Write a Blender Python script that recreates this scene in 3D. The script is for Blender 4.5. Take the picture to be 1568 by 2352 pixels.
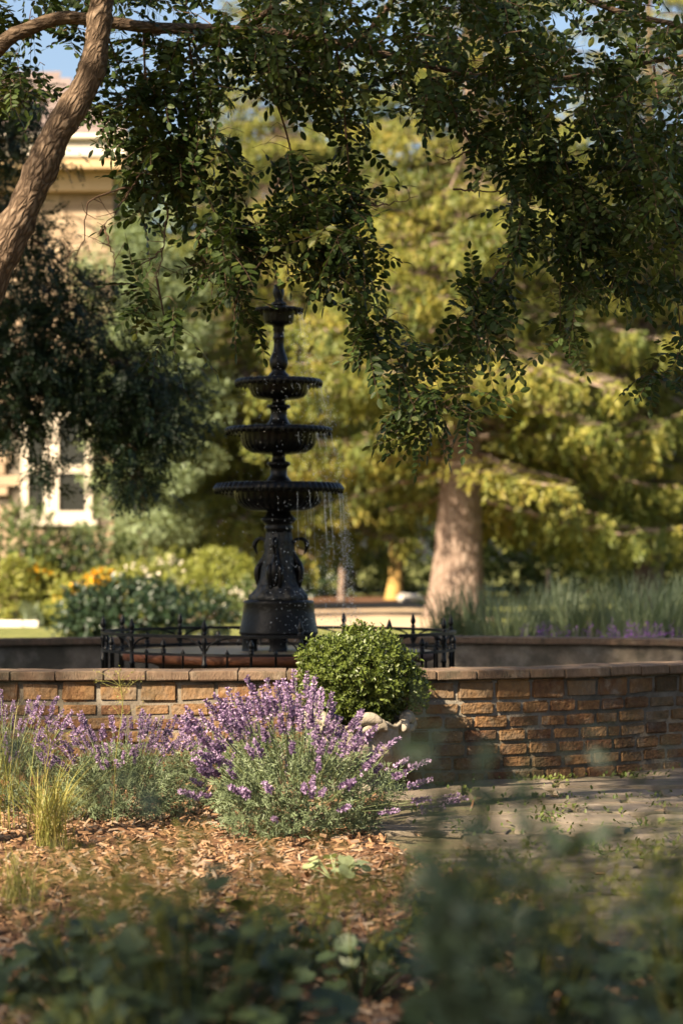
import bpy, math, random
import numpy as np
from mathutils import Vector, Matrix, Quaternion
random.seed(7); rng = np.random.default_rng(7)
sc = bpy.context.scene
COL = sc.collection
for o in list(bpy.data.objects): bpy.data.objects.remove(o)

# ------------------------------------------------------------------ camera, sky, sun, exposure
EYE, FPX, HORY, CX = 1.26, 5553.0, 1290.0, 784.0
cam = bpy.data.cameras.new('camera'); camo = bpy.data.objects.new('camera', cam); COL.objects.link(camo)
camo.location = (0, 0, EYE); camo.rotation_euler = (math.pi/2, 0, 0)
cam.sensor_fit = 'VERTICAL'; cam.sensor_height = 36; cam.sensor_width = 24; cam.lens = 85
cam.shift_y = (HORY-1176)/2352; cam.clip_start = 0.05; cam.clip_end = 2000
cam.dof.use_dof = True; cam.dof.focus_distance = 11.9; cam.dof.aperture_fstop = 2.45
sc.camera = camo
SUN_AZ, SUN_EL = math.radians(46), math.radians(39)
SUN = np.array([-math.sin(SUN_AZ)*math.cos(SUN_EL), -math.cos(SUN_AZ)*math.cos(SUN_EL), math.sin(SUN_EL)])
w = bpy.data.worlds.new('World'); sc.world = w; w.use_nodes = True
nt = w.node_tree; nt.nodes.clear()
sky = nt.nodes.new('ShaderNodeTexSky'); sky.sky_type = 'NISHITA'; sky.sun_disc = False
sky.sun_elevation = SUN_EL; sky.sun_rotation = math.atan2(SUN[0], SUN[1]); sky.air_density = 1.0; sky.dust_density = 3.5
bg = nt.nodes.new('ShaderNodeBackground'); bg.inputs[1].default_value = 0.05
wo = nt.nodes.new('ShaderNodeOutputWorld')
nt.links.new(sky.outputs[0], bg.inputs[0]); nt.links.new(bg.outputs[0], wo.inputs[0])
sl = bpy.data.lights.new('sun', 'SUN'); sl.energy = 5.0; sl.angle = math.radians(0.55); sl.color = (1.0, 0.83, 0.60)
so = bpy.data.objects.new('sun', sl); COL.objects.link(so); so.location = (-30, -25, 40)
so.rotation_euler = Vector(SUN).to_track_quat('Z', 'Y').to_euler()
sc.view_settings.view_transform = 'Standard'; sc.view_settings.look = 'None'
sc.view_settings.gamma = 1; sc.view_settings.use_curve_mapping = False; sc.view_settings.exposure = 2.15
sc.render.engine = 'CYCLES'
sc.cycles.max_bounces = 5; sc.cycles.diffuse_bounces = 3; sc.cycles.transmission_bounces = 4; sc.cycles.transparent_max_bounces = 4
sc.cycles.use_denoising = True; sc.cycles.caustics_reflective = False; sc.cycles.caustics_refractive = False

# ------------------------------------------------------------------ helpers
def at(x, y, d):
    "a point of the photograph at a chosen real distance"
    return np.array([(x-CX)/FPX*d, d, EYE+(HORY-y)/FPX*d])

def tag(o, label=None, cat=None, group=None, kind=None):
    if label: o['label'] = label
    if cat: o['category'] = cat
    if group: o['group'] = group
    if kind: o['kind'] = kind
    return o

def empty(name, loc, label=None, cat=None, group=None):
    o = bpy.data.objects.new(name, None); COL.objects.link(o); o.location = [float(c) for c in loc]
    o.empty_display_size = .1
    return tag(o, label, cat, group)

class MB:
    "numpy mesh collector: polygons of any constant size per batch, a random value per face"
    def __init__(s): s.V = []; s.F = []; s.n = 0
    def add(s, V, faces, mi=0, rnd=None, smooth=True):
        V = np.asarray(V, float).reshape(-1, 3)
        if isinstance(faces, np.ndarray) or len(set(map(len, faces))) == 1: batches = [np.asarray(faces, int)]
        else:
            d = {}
            for f in faces: d.setdefault(len(f), []).append(f)
            batches = [np.array(v) for v in d.values()]
        for b in batches:
            r = np.broadcast_to(np.asarray(.5 if rnd is None else rnd, float), (len(b),)) if (rnd is None or np.ndim(rnd) == 0 or len(rnd) == len(b)) else np.full(len(b), .5)
            m = np.broadcast_to(np.asarray(mi, int), (len(b),))
            s.F.append((b+s.n, m, r, smooth))
        s.V.append(V); s.n += len(V); return s
    def merge(s, o, M=np.eye(3), T=(0, 0, 0)):
        V = np.vstack(o.V)@np.asarray(M).T+np.asarray(T)
        for (b, m, r, sm) in o.F: s.F.append((b+s.n, m, r, sm))
        s.V.append(V); s.n += len(V); return s
    def scatter(s, tmpl, M, T, mi=0, rnd=None, jitter_rnd=True):
        "tmpl: list of (V, faces array) ; M (n,3,3), T (n,3)"
        V0, F0 = tmpl
        V0 = np.asarray(V0, float); M = np.asarray(M); T = np.asarray(T); n = len(T)
        V = np.einsum('nij,pj->npi', M, V0)+T[:, None, :]
        if rnd is None: rnd = rng.random(n)
        for Fk in (F0 if isinstance(F0, list) else [F0]):
            Fk = np.asarray(Fk, int)
            F = (Fk[None]+(np.arange(n)*len(V0))[:, None, None]+s.n).reshape(-1, Fk.shape[1])
            s.F.append((F, np.full(len(F), mi), np.repeat(rnd, len(Fk)), False))
        s.V.append(V.reshape(-1, 3)); s.n += n*len(V0); return s
    def mesh(s, name, mats):
        me = bpy.data.meshes.new(name)
        V = np.vstack(s.V).astype(np.float32)
        tot = np.concatenate([np.full(len(b), b.shape[1]) for b, _, _, _ in s.F]).astype(np.int32)
        idx = np.concatenate([b.ravel() for b, _, _, _ in s.F]).astype(np.int32)
        mi = np.concatenate([m for _, m, _, _ in s.F]).astype(np.int32)
        rn = np.concatenate([r for _, _, r, _ in s.F]).astype(np.float32)
        sm = np.concatenate([np.full(len(b), q) for b, _, _, q in s.F])
        me.vertices.add(len(V)); me.vertices.foreach_set('co', V.ravel())
        me.loops.add(len(idx)); me.loops.foreach_set('vertex_index', idx)
        me.polygons.add(len(tot)); me.polygons.foreach_set('loop_start', np.concatenate([[0], np.cumsum(tot)[:-1]]).astype(np.int32))
        me.polygons.foreach_set('loop_total', tot)
        for m in (mats if isinstance(mats, (list, tuple)) else [mats]): me.materials.append(m)
        me.polygons.foreach_set('material_index', mi)
        me.update(calc_edges=True)
        me.polygons.foreach_set('use_smooth', sm.astype(bool))
        a = me.attributes.new('rnd', 'FLOAT', 'FACE'); a.data.foreach_set('value', rn)
        return me
    def build(s, name, mats, parent=None, loc=None, kind=None):
        return mk(name, s.mesh(name, mats), parent, loc, kind)

def mk(name, me, parent=None, loc=None, kind=None, quat=None, scale=None):
    o = bpy.data.objects.new(name, me); COL.objects.link(o)
    if parent is not None: o.parent = parent
    if loc is not None: o.location = [float(c) for c in loc]
    if quat is not None: o.rotation_mode = 'QUATERNION'; o.rotation_quaternion = quat
    if scale is not None: o.scale = scale if hasattr(scale, '__len__') else (scale,)*3
    if kind: o['kind'] = kind
    return o

def unit(v): v = np.asarray(v, float); return v/np.maximum(np.linalg.norm(v, axis=-1, keepdims=True), 1e-9)
def frames(d, up=None, roll=None, scale=1.0):
    "matrices whose Y column follows d and whose Z column is near up; scale per item"
    d = unit(d); n = len(d)
    if up is None: up = rng.normal(size=(n, 3))
    up = np.broadcast_to(up, (n, 3))+rng.normal(size=(n, 3))*1e-3
    x = unit(np.cross(d, up)); z = np.cross(x, d)
    M = np.stack([x, d, z], axis=2)
    return M*np.asarray(scale, float).reshape(-1, 1, 1) if np.ndim(scale) else M*scale
def rdir(n): return unit(rng.normal(size=(n, 3)))

def tube(mb, pts, rad, seg=6, mi=0, rnd=.5, bump=0.0, cap=True):
    pts = np.asarray(pts, float); n = len(pts); rad = np.broadcast_to(rad, (n,)).astype(float)
    t = unit(np.gradient(pts, axis=0))
    ref = np.array([0, 0, 1.]) if abs(t[0][2]) < .9 else np.array([1., 0, 0])
    a = unit(np.cross(t[0], ref)); V = []
    for i in range(n):
        a = unit(a-t[i]*np.dot(a, t[i])); b = np.cross(t[i], a)
        th = np.arange(seg)/seg*2*np.pi
        r = rad[i]*(1+bump*rng.normal(size=seg))
        V.append(pts[i]+r[:, None]*(np.cos(th)[:, None]*a+np.sin(th)[:, None]*b))
    V = np.vstack(V)
    i, j = np.meshgrid(np.arange(n-1), np.arange(seg), indexing='ij')
    F = np.stack([i*seg+j, i*seg+(j+1) % seg, (i+1)*seg+(j+1) % seg, (i+1)*seg+j], -1).reshape(-1, 4)
    mb.add(V, F, mi, rnd)
    if cap:
        mb.add(V[:seg], [list(range(seg))[::-1]], mi, rnd); mb.add(V[-seg:], [list(range(seg))], mi, rnd)

def smooth_path(P, n):
    "Catmull-Rom through P"
    P = np.asarray(P, float); Q = np.vstack([2*P[0]-P[1], P, 2*P[-1]-P[-2]]); out = []
    u = np.linspace(0, len(P)-1-1e-9, n)
    for t in u:
        i = int(t); f = t-i; p0, p1, p2, p3 = Q[i:i+4]
        out.append(.5*((2*p1)+(-p0+p2)*f+(2*p0-5*p1+4*p2-p3)*f*f+(-p0+3*p1-3*p2+p3)*f**3))
    return np.array(out)

def lathe(mb, prof, seg=48, mod=None, mi=0, rnd=.5, capb=True, capt=True):
    "prof (r,z) bottom to top; mod(theta, r, z, k)-> r"
    prof = np.asarray(prof, float); n = len(prof); th = np.arange(seg)/seg*2*np.pi; V = []
    for k, (r, z) in enumerate(prof):
        rr = np.full(seg, r) if mod is None else mod(th, r, z, k)
        V.append(np.stack([rr*np.cos(th), rr*np.sin(th), np.full(seg, z)], 1))
    V = np.vstack(V)
    i, j = np.meshgrid(np.arange(n-1), np.arange(seg), indexing='ij')
    F = np.stack([i*seg+j, i*seg+(j+1) % seg, (i+1)*seg+(j+1) % seg, (i+1)*seg+j], -1).reshape(-1, 4)
    mb.add(V, F, mi, rnd)
    if capb: mb.add(V[:seg], [list(range(seg))[::-1]], mi, rnd)
    if capt: mb.add(V[-seg:], [list(range(seg))], mi, rnd)
    return mb

def box(mb, c, s, mi=0, rnd=.5, bevel=0.0, jit=0.0):
    "box centred at c, size s; with a chamfer when bevel > 0"
    c = np.asarray(c, float); h = np.asarray(s, float)/2
    if bevel <= 0:
        V = np.array([[x, y, z] for x in (-1, 1) for y in (-1, 1) for z in (-1, 1)])*h+c
        mb.add(V, [[0, 1, 3, 2], [4, 6, 7, 5], [0, 4, 5, 1], [2, 3, 7, 6], [0, 2, 6, 4], [1, 5, 7, 3]], mi, rnd, smooth=False); return
    import bmesh
    bm = bmesh.new(); bmesh.ops.create_cube(bm, size=1)
    for v in bm.verts: v.co = Vector(h*2)*1.0*0+Vector((v.co.x*2*h[0], v.co.y*2*h[1], v.co.z*2*h[2]))
    bmesh.ops.bevel(bm, geom=bm.edges[:], offset=bevel, segments=1, affect='EDGES')
    V = np.array([v.co[:] for v in bm.verts]); V = V+rng.normal(size=V.shape)*jit+c
    bm.verts.index_update(); F = [[v.index for v in f.verts] for f in bm.faces]; bm.free()
    d = {}
    for f in F: d.setdefault(len(f), []).append(f)
    n0 = mb.n; mb.V.append(V); mb.n += len(V)
    for k, fs in d.items(): mb.F.append((np.array(fs)+n0, np.full(len(fs), mi), np.full(len(fs), rnd), False))

# ------------------------------------------------------------------ materials
def nodes(name):
    m = bpy.data.materials.new(name); m.use_nodes = True; t = m.node_tree; t.nodes.clear()
    return m, t, t.nodes, t.links
def ramp(N, cols):
    r = N.new('ShaderNodeValToRGB'); e = r.color_ramp.elements
    cols = [(c if len(c) == 2 else (i/(len(cols)-1), c)) for i, c in enumerate(cols)]
    while len(e) < len(cols): e.new(.5)
    for k, (p, c) in enumerate(cols): e[k].position = p; e[k].color = (*c, 1)
    return r
def leafmat(name, cols, trans=.32, rough=.5, spec=.35, tint=(1.15, 1.1, .55)):
    m, t, N, L = nodes(name)
    a = N.new('ShaderNodeAttribute'); a.attribute_name = 'rnd'; oi = N.new('ShaderNodeObjectInfo')
    ad = N.new('ShaderNodeMath'); ad.operation = 'MULTIPLY_ADD'; ad.inputs[1].default_value = .35
    L.new(oi.outputs['Random'], ad.inputs[0]); sc_ = N.new('ShaderNodeMath'); sc_.operation = 'MULTIPLY'; sc_.inputs[1].default_value = .65
    L.new(a.outputs['Fac'], sc_.inputs[0]); L.new(sc_.outputs[0], ad.inputs[2])
    r = ramp(N, cols); L.new(ad.outputs[0], r.inputs[0])
    p = N.new('ShaderNodeBsdfPrincipled'); L.new(r.outputs[0], p.inputs['Base Color'])
    p.inputs['Roughness'].default_value = rough; p.inputs['Specular IOR Level'].default_value = spec
    o = N.new('ShaderNodeOutputMaterial')
    if trans > 0:
        mul = N.new('ShaderNodeMix'); mul.data_type = 'RGBA'; mul.blend_type = 'MULTIPLY'; mul.inputs[0].default_value = 1
        L.new(r.outputs[0], mul.inputs[6]); mul.inputs[7].default_value = (*tint, 1)
        tr = N.new('ShaderNodeBsdfTranslucent'); L.new(mul.outputs[2], tr.inputs[0])
        mx = N.new('ShaderNodeMixShader'); mx.inputs[0].default_value = trans
        L.new(p.outputs[0], mx.inputs[1]); L.new(tr.outputs[0], mx.inputs[2]); L.new(mx.outputs[0], o.inputs[0])
    else: L.new(p.outputs[0], o.inputs[0])
    return m
def surf(name, cols, scale=4, rough=.8, bump=.3, bscale=30, stretch=(1, 1, 1), spec=.3, objrand=0.0, metal=0.0, detail=6, coord='Object', dist=.02, stain=None):
    "noise-coloured, noise-bumped surface"
    m, t, N, L = nodes(name)
    tc = N.new('ShaderNodeTexCoord'); mp = N.new('ShaderNodeMapping'); mp.inputs['Scale'].default_value = stretch
    L.new(tc.outputs[coord], mp.inputs[0])
    oi = N.new('ShaderNodeObjectInfo'); vm = N.new('ShaderNodeVectorMath'); vm.operation = 'MULTIPLY_ADD'
    cb = N.new('ShaderNodeCombineXYZ')
    for k in range(3): L.new(oi.outputs['Random'], cb.inputs[k])
    L.new(cb.outputs[0], vm.inputs[0]); vm.inputs[1].default_value = (37, 53, 71); L.new(mp.outputs[0], vm.inputs[2])
    n1 = N.new('ShaderNodeTexNoise'); n1.inputs['Scale'].default_value = scale; n1.inputs['Detail'].default_value = detail; n1.inputs['Roughness'].default_value = .62
    L.new(vm.outputs[0], n1.inputs['Vector'])
    ma = N.new('ShaderNodeMath'); ma.operation = 'MULTIPLY_ADD'; ma.inputs[1].default_value = objrand
    L.new(oi.outputs['Random'], ma.inputs[0])
    mr = N.new('ShaderNodeMapRange'); mr.inputs[1].default_value = .28; mr.inputs[2].default_value = .72; mr.inputs[4].default_value = 1-objrand
    L.new(n1.outputs[0], mr.inputs[0]); L.new(mr.outputs[0], ma.inputs[2])
    r = ramp(N, cols); L.new(ma.outputs[0], r.inputs[0])
    col = r.outputs[0]
    for (ssc, lo, hi, scol, amt) in (stain or ()):
        ge = N.new('ShaderNodeNewGeometry'); ns = N.new('ShaderNodeTexNoise'); ns.inputs['Scale'].default_value = ssc; ns.inputs['Detail'].default_value = 7; ns.inputs['Roughness'].default_value = .65; L.new(ge.outputs['Position'], ns.inputs['Vector'])
        m3 = N.new('ShaderNodeMapRange'); m3.inputs[1].default_value = lo; m3.inputs[2].default_value = hi; m3.inputs[4].default_value = amt; L.new(ns.outputs[0], m3.inputs[0])
        mi_ = N.new('ShaderNodeMix'); mi_.data_type = 'RGBA'; L.new(m3.outputs[0], mi_.inputs[0]); L.new(col, mi_.inputs[6]); mi_.inputs[7].default_value = (*scol, 1); col = mi_.outputs[2]
    p = N.new('ShaderNodeBsdfPrincipled'); L.new(col, p.inputs['Base Color'])
    p.inputs['Roughness'].default_value = rough; p.inputs['Specular IOR Level'].default_value = spec; p.inputs['Metallic'].default_value = metal
    if bump > 0:
        n2 = N.new('ShaderNodeTexNoise'); n2.inputs['Scale'].default_value = bscale; n2.inputs['Detail'].default_value = 5
        L.new(vm.outputs[0], n2.inputs['Vector'])
        b = N.new('ShaderNodeBump'); b.inputs['Strength'].default_value = bump; b.inputs['Distance'].default_value = dist
        L.new(n2.outputs[0], b.inputs['Height']); L.new(b.outputs[0], p.inputs['Normal'])
    o = N.new('ShaderNodeOutputMaterial'); L.new(p.outputs[0], o.inputs[0])
    return m

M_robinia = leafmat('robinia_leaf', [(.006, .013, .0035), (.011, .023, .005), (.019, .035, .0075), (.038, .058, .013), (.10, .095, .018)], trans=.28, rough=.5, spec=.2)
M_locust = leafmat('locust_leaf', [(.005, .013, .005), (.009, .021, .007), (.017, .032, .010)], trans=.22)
M_spruce = leafmat('spruce_needles', [(.04, .068, .022), (.12, .15, .036), (.25, .245, .05), (.35, .27, .07)], trans=.38, tint=(1.15, 1.1, .6))
M_sage = leafmat('sage_tree_leaf', [(.09, .125, .065), (.15, .195, .10), (.22, .265, .145)], trans=.35)
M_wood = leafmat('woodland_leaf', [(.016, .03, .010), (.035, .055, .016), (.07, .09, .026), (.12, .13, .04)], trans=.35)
M_box = leafmat('boxwood_leaf', [(.035, .055, .010), (.065, .09, .016), (.105, .13, .025), (.16, .175, .045)], trans=.25, rough=.42, spec=.35)
M_lavleaf = leafmat('lavender_leaf', [(.07, .10, .05), (.12, .155, .08), (.17, .20, .11)], trans=.15)
M_lavstem = leafmat('lavender_stem', [(.10, .14, .06), (.15, .17, .07)], trans=.1)
M_lavfl = leafmat('lavender_floret', [(.09, .055, .115), (.15, .095, .185), (.25, .17, .285), (.38, .29, .39)], trans=.2, tint=(1.1, .9, 1.1))
M_alch = leafmat('mantle_leaf', [(.024, .039, .018), (.038, .058, .025), (.058, .080, .034)], trans=.25)
M_alchfl = leafmat('mantle_flower', [(.08, .095, .014), (.13, .135, .018), (.18, .17, .024)], trans=.25)
M_near = leafmat('tall_stem_leaf', [(.026, .044, .026), (.038, .06, .034)], trans=.2)
M_pale = leafmat('pale_leaf', [(.22, .27, .13), (.30, .34, .18)], trans=.25)
M_grassg = leafmat('golden_grass', [(.13, .15, .03), (.22, .20, .05), (.32, .24, .08)], trans=.3)
M_grassb = leafmat('blue_grass', [(.07, .10, .06), (.11, .145, .085), (.17, .19, .115)], trans=.25)
M_salvia = leafmat('salvia_flower', [(.10, .03, .18), (.17, .05, .30)], trans=.2)
M_shrubd = leafmat('dark_shrub_leaf', [(.010, .022, .010), (.017, .033, .015), (.028, .046, .022)], trans=.15, rough=.4)  # dark evergreen leaf, colour lowered further in place of missing tree shade
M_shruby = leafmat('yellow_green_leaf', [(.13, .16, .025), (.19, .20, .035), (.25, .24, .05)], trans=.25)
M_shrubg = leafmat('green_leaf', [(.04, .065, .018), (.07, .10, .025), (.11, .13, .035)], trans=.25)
M_flow_y = leafmat('yellow_petal', [(.65, .36, .02), (.75, .45, .03)], trans=.2, tint=(1, 1, 1))
M_flow_w = leafmat('white_petal', [(.7, .62, .5), (.8, .75, .65)], trans=.2, tint=(1, 1, 1))
M_weed = leafmat('weed_leaf', [(.05, .08, .016), (.09, .12, .026), (.14, .16, .04)], trans=.25)
def barkmat(name, cols, lean=27, vs=42, bd=.013):
    m, t, N, L = nodes(name)
    tc = N.new('ShaderNodeTexCoord'); m1 = N.new('ShaderNodeMapping'); m1.inputs['Rotation'].default_value = (0, -math.radians(lean), 0); m2 = N.new('ShaderNodeMapping'); m2.inputs['Scale'].default_value = (1, 1, .36)
    L.new(tc.outputs['Object'], m1.inputs[0]); L.new(m1.outputs[0], m2.inputs[0])
    n0 = N.new('ShaderNodeTexNoise'); n0.inputs['Scale'].default_value = vs*.33; n0.inputs['Detail'].default_value = 4; L.new(m2.outputs[0], n0.inputs['Vector'])
    mx = N.new('ShaderNodeVectorMath'); mx.operation = 'MULTIPLY_ADD'; mx.inputs[1].default_value = (.06, .06, .06); L.new(n0.outputs['Color'], mx.inputs[0]); L.new(m2.outputs[0], mx.inputs[2])
    vo = N.new('ShaderNodeTexVoronoi'); vo.feature = 'DISTANCE_TO_EDGE'; vo.inputs['Scale'].default_value = vs; L.new(mx.outputs[0], vo.inputs['Vector'])
    mr = N.new('ShaderNodeMapRange'); mr.inputs[2].default_value = .32; L.new(vo.outputs['Distance'], mr.inputs[0])
    n1 = N.new('ShaderNodeTexNoise'); n1.inputs['Scale'].default_value = vs*.62; n1.inputs['Detail'].default_value = 7; L.new(m1.outputs[0], n1.inputs['Vector'])
    ad = N.new('ShaderNodeMath'); ad.operation = 'MULTIPLY_ADD'; ad.inputs[1].default_value = .55; L.new(n1.outputs[0], ad.inputs[0]); 
    h = N.new('ShaderNodeMath'); h.operation = 'MULTIPLY'; h.inputs[1].default_value = .55; L.new(mr.outputs[0], h.inputs[0]); L.new(h.outputs[0], ad.inputs[2])
    r = ramp(N, cols); L.new(ad.outputs[0], r.inputs[0]); p = N.new('ShaderNodeBsdfPrincipled'); p.inputs['Roughness'].default_value = .92; p.inputs['Specular IOR Level'].default_value = .15; L.new(r.outputs[0], p.inputs['Base Color'])
    b = N.new('ShaderNodeBump'); b.inputs['Strength'].default_value = 1.0; b.inputs['Distance'].default_value = bd; L.new(ad.outputs[0], b.inputs['Height']); L.new(b.outputs[0], p.inputs['Normal'])
    o = N.new('ShaderNodeOutputMaterial'); L.new(p.outputs[0], o.inputs[0]); return m
M_sprbark = barkmat('spruce_bark', [(.05, .034, .026), (.13, .092, .072), (.20, .15, .12), (.27, .21, .17)], 2, 9, .05)
M_bark = barkmat('robinia_bark', [(.02, .013, .009), (.06, .04, .026), (.12, .083, .056), (.17, .125, .09)])
M_twig = surf('twig_bark', [(.045, .025, .016), (.10, .06, .035)], scale=20, bump=.2, rough=.85)
M_ybark = surf('ochre_bark', [(.26, .16, .05), (.36, .23, .07)], scale=4, bump=.5, bscale=10, rough=.9)
M_dbark = surf('dark_bark', [(.06, .04, .028), (.12, .08, .055)], scale=4, bump=.5, bscale=10, rough=.9)
M_brick = surf('brick_clay', [(0, (.04, .022, .014)), (.2, (.085, .042, .024)), (.4, (.125, .066, .032)), (.6, (.165, .094, .043)), (.8, (.14, .09, .052)), (1, (.20, .14, .085))], scale=22, bump=1.0, bscale=45, rough=.92, objrand=.6, dist=.014, spec=.15, stain=((5, .52, .68, (.13, .105, .08), .75), (9, .56, .7, (.24, .20, .155), .5), (2.3, .5, .66, (.035, .032, .018), .7)))
M_mortar = surf('mortar', [(.055, .045, .033), (.10, .082, .062), (.14, .118, .09)], scale=9, bump=.9, bscale=60, rough=.95, dist=.012, stain=((3, .48, .62, (.045, .04, .028), .8), (1.2, .5, .6, (.22, .20, .17), .5)))
M_coping = surf('coping_clay', [(.06, .037, .025), (.11, .072, .047), (.16, .11, .075)], scale=12, bump=.8, bscale=50, rough=.92, objrand=.4, dist=.01, stain=((6, .5, .68, (.05, .045, .03), .8), (11, .55, .7, (.20, .165, .125), .5)))
M_iron = surf('black_iron', [(.002, .002, .0023), (.005, .005, .0055)], scale=20, bump=.3, bscale=60, rough=.42, spec=.2, dist=.004)
M_cast = surf('wet_cast_iron', [(.002, .002, .0023), (.004, .004, .0045), (.010, .010, .009)], scale=9, bump=.35, bscale=35, rough=.28, spec=.13, dist=.01)
M_stain = surf('iron_with_lime', [(.002, .002, .0023), (.006, .006, .006), (.03, .028, .022)], scale=16, bump=.8, bscale=25, rough=.5, spec=.35, dist=.02)
M_rust = surf('rusty_basin', [(.03, .012, .007), (.10, .034, .014), (.17, .065, .028)], scale=5, bump=.4, bscale=30, rough=.55, stretch=(1, 1, 3))
M_slab = surf('wet_slab', [(.09, .07, .045), (.16, .125, .085), (.13, .13, .06)], scale=4, bump=.3, bscale=25, rough=.35, spec=.5)
M_stone = surf('cast_stone', [(.12, .10, .076), (.21, .18, .142), (.28, .245, .20)], scale=9, bump=.8, bscale=60, rough=.92, dist=.008, stain=((8, .5, .66, (.10, .085, .06), .75),))
M_soil = surf('soil', [(.03, .018, .010), (.07, .042, .024)], scale=20, bump=1, bscale=40, rough=1)
M_flag = surf('flagstone', [(.075, .058, .042), (.125, .10, .075), (.18, .148, .115)], scale=3.5, bump=.7, bscale=22, rough=.9, objrand=.35, dist=.012, stain=((2.2, .5, .65, (.06, .058, .03), .7), (7, .56, .7, (.22, .19, .15), .6)))
M_mulch = surf('mulch', [(.035, .016, .008), (.10, .046, .02), (.17, .085, .038)], scale=28, bump=1.0, bscale=45, rough=1, dist=.03)
M_chip = leafmat('wood_chip', [(.035, .02, .012), (.12, .064, .034), (.23, .135, .072), (.16, .125, .095), (.38, .27, .18)], trans=0, rough=.85, spec=.15)
M_lawn = surf('lawn', [(.07, .085, .02), (.12, .13, .03), (.18, .17, .05)], scale=1.3, bump=.8, bscale=50, rough=1, dist=.05)
M_path = surf('sandy_path', [(.30, .22, .15), (.40, .31, .22)], scale=1.2, bump=.3, bscale=20, rough=1)
M_dirt = surf('bare_earth', [(.24, .17, .11), (.34, .25, .17), (.20, .18, .07)], scale=.5, bump=.3, bscale=20, rough=1)
M_house = surf('house_stone', [(.21, .15, .095), (.27, .20, .135), (.33, .26, .175)], scale=2.2, bump=.5, bscale=6, rough=.9, objrand=.4)
M_trim = surf('cream_trim', [(.44, .385, .31), (.50, .44, .36)], scale=3, bump=.05, rough=.6)
M_soffit = surf('tan_soffit', [(.33, .23, .12), (.40, .29, .16)], scale=3, bump=.05, rough=.7)
M_roof = surf('roof_slate', [(.10, .075, .068), (.16, .125, .115)], scale=6, bump=.4, bscale=10, rough=.85, objrand=.5)
M_glass = surf('window_glass', [(.012, .013, .012), (.02, .022, .02)], scale=1, bump=0, rough=.08, spec=.6)
M_white = surf('white_rock', [(.55, .5, .42), (.7, .65, .56)], scale=4, bump=.4, rough=.8)
def watermat(name, base, trans, rough):
    m, t, N, L = nodes(name)
    p = N.new('ShaderNodeBsdfPrincipled'); p.inputs['Base Color'].default_value = (*base, 1); p.inputs['Roughness'].default_value = rough
    p.inputs['Transmission Weight'].default_value = trans; p.inputs['IOR'].default_value = 1.33
    nz = N.new('ShaderNodeTexNoise'); nz.inputs['Scale'].default_value = 9; b = N.new('ShaderNodeBump'); b.inputs['Strength'].default_value = .25; b.inputs['Distance'].default_value = .02
    L.new(nz.outputs[0], b.inputs['Height']); L.new(b.outputs[0], p.inputs['Normal'])
    o = N.new('ShaderNodeOutputMaterial'); L.new(p.outputs[0], o.inputs[0]); return m
M_drop = watermat('water_drop', (.8, .84, .88), .3, .05)
M_water = watermat('pool_water', (.03, .035, .025), 0, .06)

# ------------------------------------------------------------------ leaf templates
def leaf_t(L=1.0, W=.5, fold=.12, pts=((.12, .55), (.4, 1.0), (.7, .85), (.92, .4)), curl=-.08):
    "oval leaf lying along +Y, two halves with a fold along the midrib"
    k = len(pts); V = [(0, 0, 0), (0, L, curl*L)]
    for s in (-1, 1):
        for (t, q) in pts: V.append((s*q*W*L/2, t*L, fold*W*L*q/2+curl*L*t*t))
    F = [[0, 1]+[2+k-1-i for i in range(k)], [0]+[2+k+i for i in range(k)]+[1]]
    return np.array(V), np.array(F)
OVAL = leaf_t(W=.54); DIAM = leaf_t(pts=((.45, 1.0),)); NARROW = leaf_t(W=.16, pts=((.3, 1.0), (.7, .8)), fold=.3, curl=-.12)
OVAL2 = leaf_t(pts=((.3, .95), (.75, .8)))
BLADE = leaf_t(W=.03, pts=((.02, 1), (.5, .8), (.8, .5)), fold=.2, curl=-.25)

# ------------------------------------------------------------------ ground
def sheet(name, poly, z, mat, par=None, kind='structure', bump=0.0, step=.25):
    poly = np.asarray(poly, float); mb = MB()
    mb.add(np.column_stack([poly, np.full(len(poly), z)]), [list(range(len(poly)))], 0, .5, smooth=False)
    return mb.build(name, mat, par, kind=kind)
sheet('ground', [(-900, -60), (900, -60), (900, 1500), (-900, 1500)], 0, M_lawn)
sheet('path', [(-40, 49.5), (-2.6, 50.5), (-1.6, 53.5), (-1.0, 55.5), (-40, 54.3)], .004, M_path)
sheet('bare_ground', [(-1.6, 46), (.6, 44.5), (2.6, 47), (3.4, 53), (3.4, 60), (2.0, 74), (-2.2, 72), (-2.2, 55)], .008, M_dirt)
sheet('leaf_litter', [(-2.3, 72.5), (2.1, 74.5), (4.5, 90), (-4, 90)], .010, M_mulch)
PATIO = np.array([(.16, 13.6), (.24, 12.9), (.13, 11.1), (.34, 10.1), (.74, 9.2), (.74, 8.2), (1.05, 7.5), (2.2, 7.0), (4.6, 6.8), (4.6, 14.8), (2.4, 14.9), (1.4, 14.1), (.6, 13.7)])
sheet('mulch_bed', [(-6, 1.5), (5, 1.5), (5, 15.2), (3.2, 15.4), (2.0, 14.6), (1.2, 14.0), (.4, 13.7), (-2.6, 13.7), (-6, 14.2)], .004, M_mulch)
def inside(P, x, y):
    c = False; j = len(P)-1
    for i in range(len(P)):
        if (P[i][1] > y) != (P[j][1] > y) and x < (P[j][0]-P[i][0])*(y-P[i][1])/(P[j][1]-P[i][1])+P[i][0]: c = not c
        j = i
    return c
M_joint = surf('joint_earth', [(.05, .04, .02), (.09, .072, .04), (.07, .08, .03)], scale=6, bump=1, bscale=40, rough=1)
patio = sheet('patio', PATIO, .008, M_joint)
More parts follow.
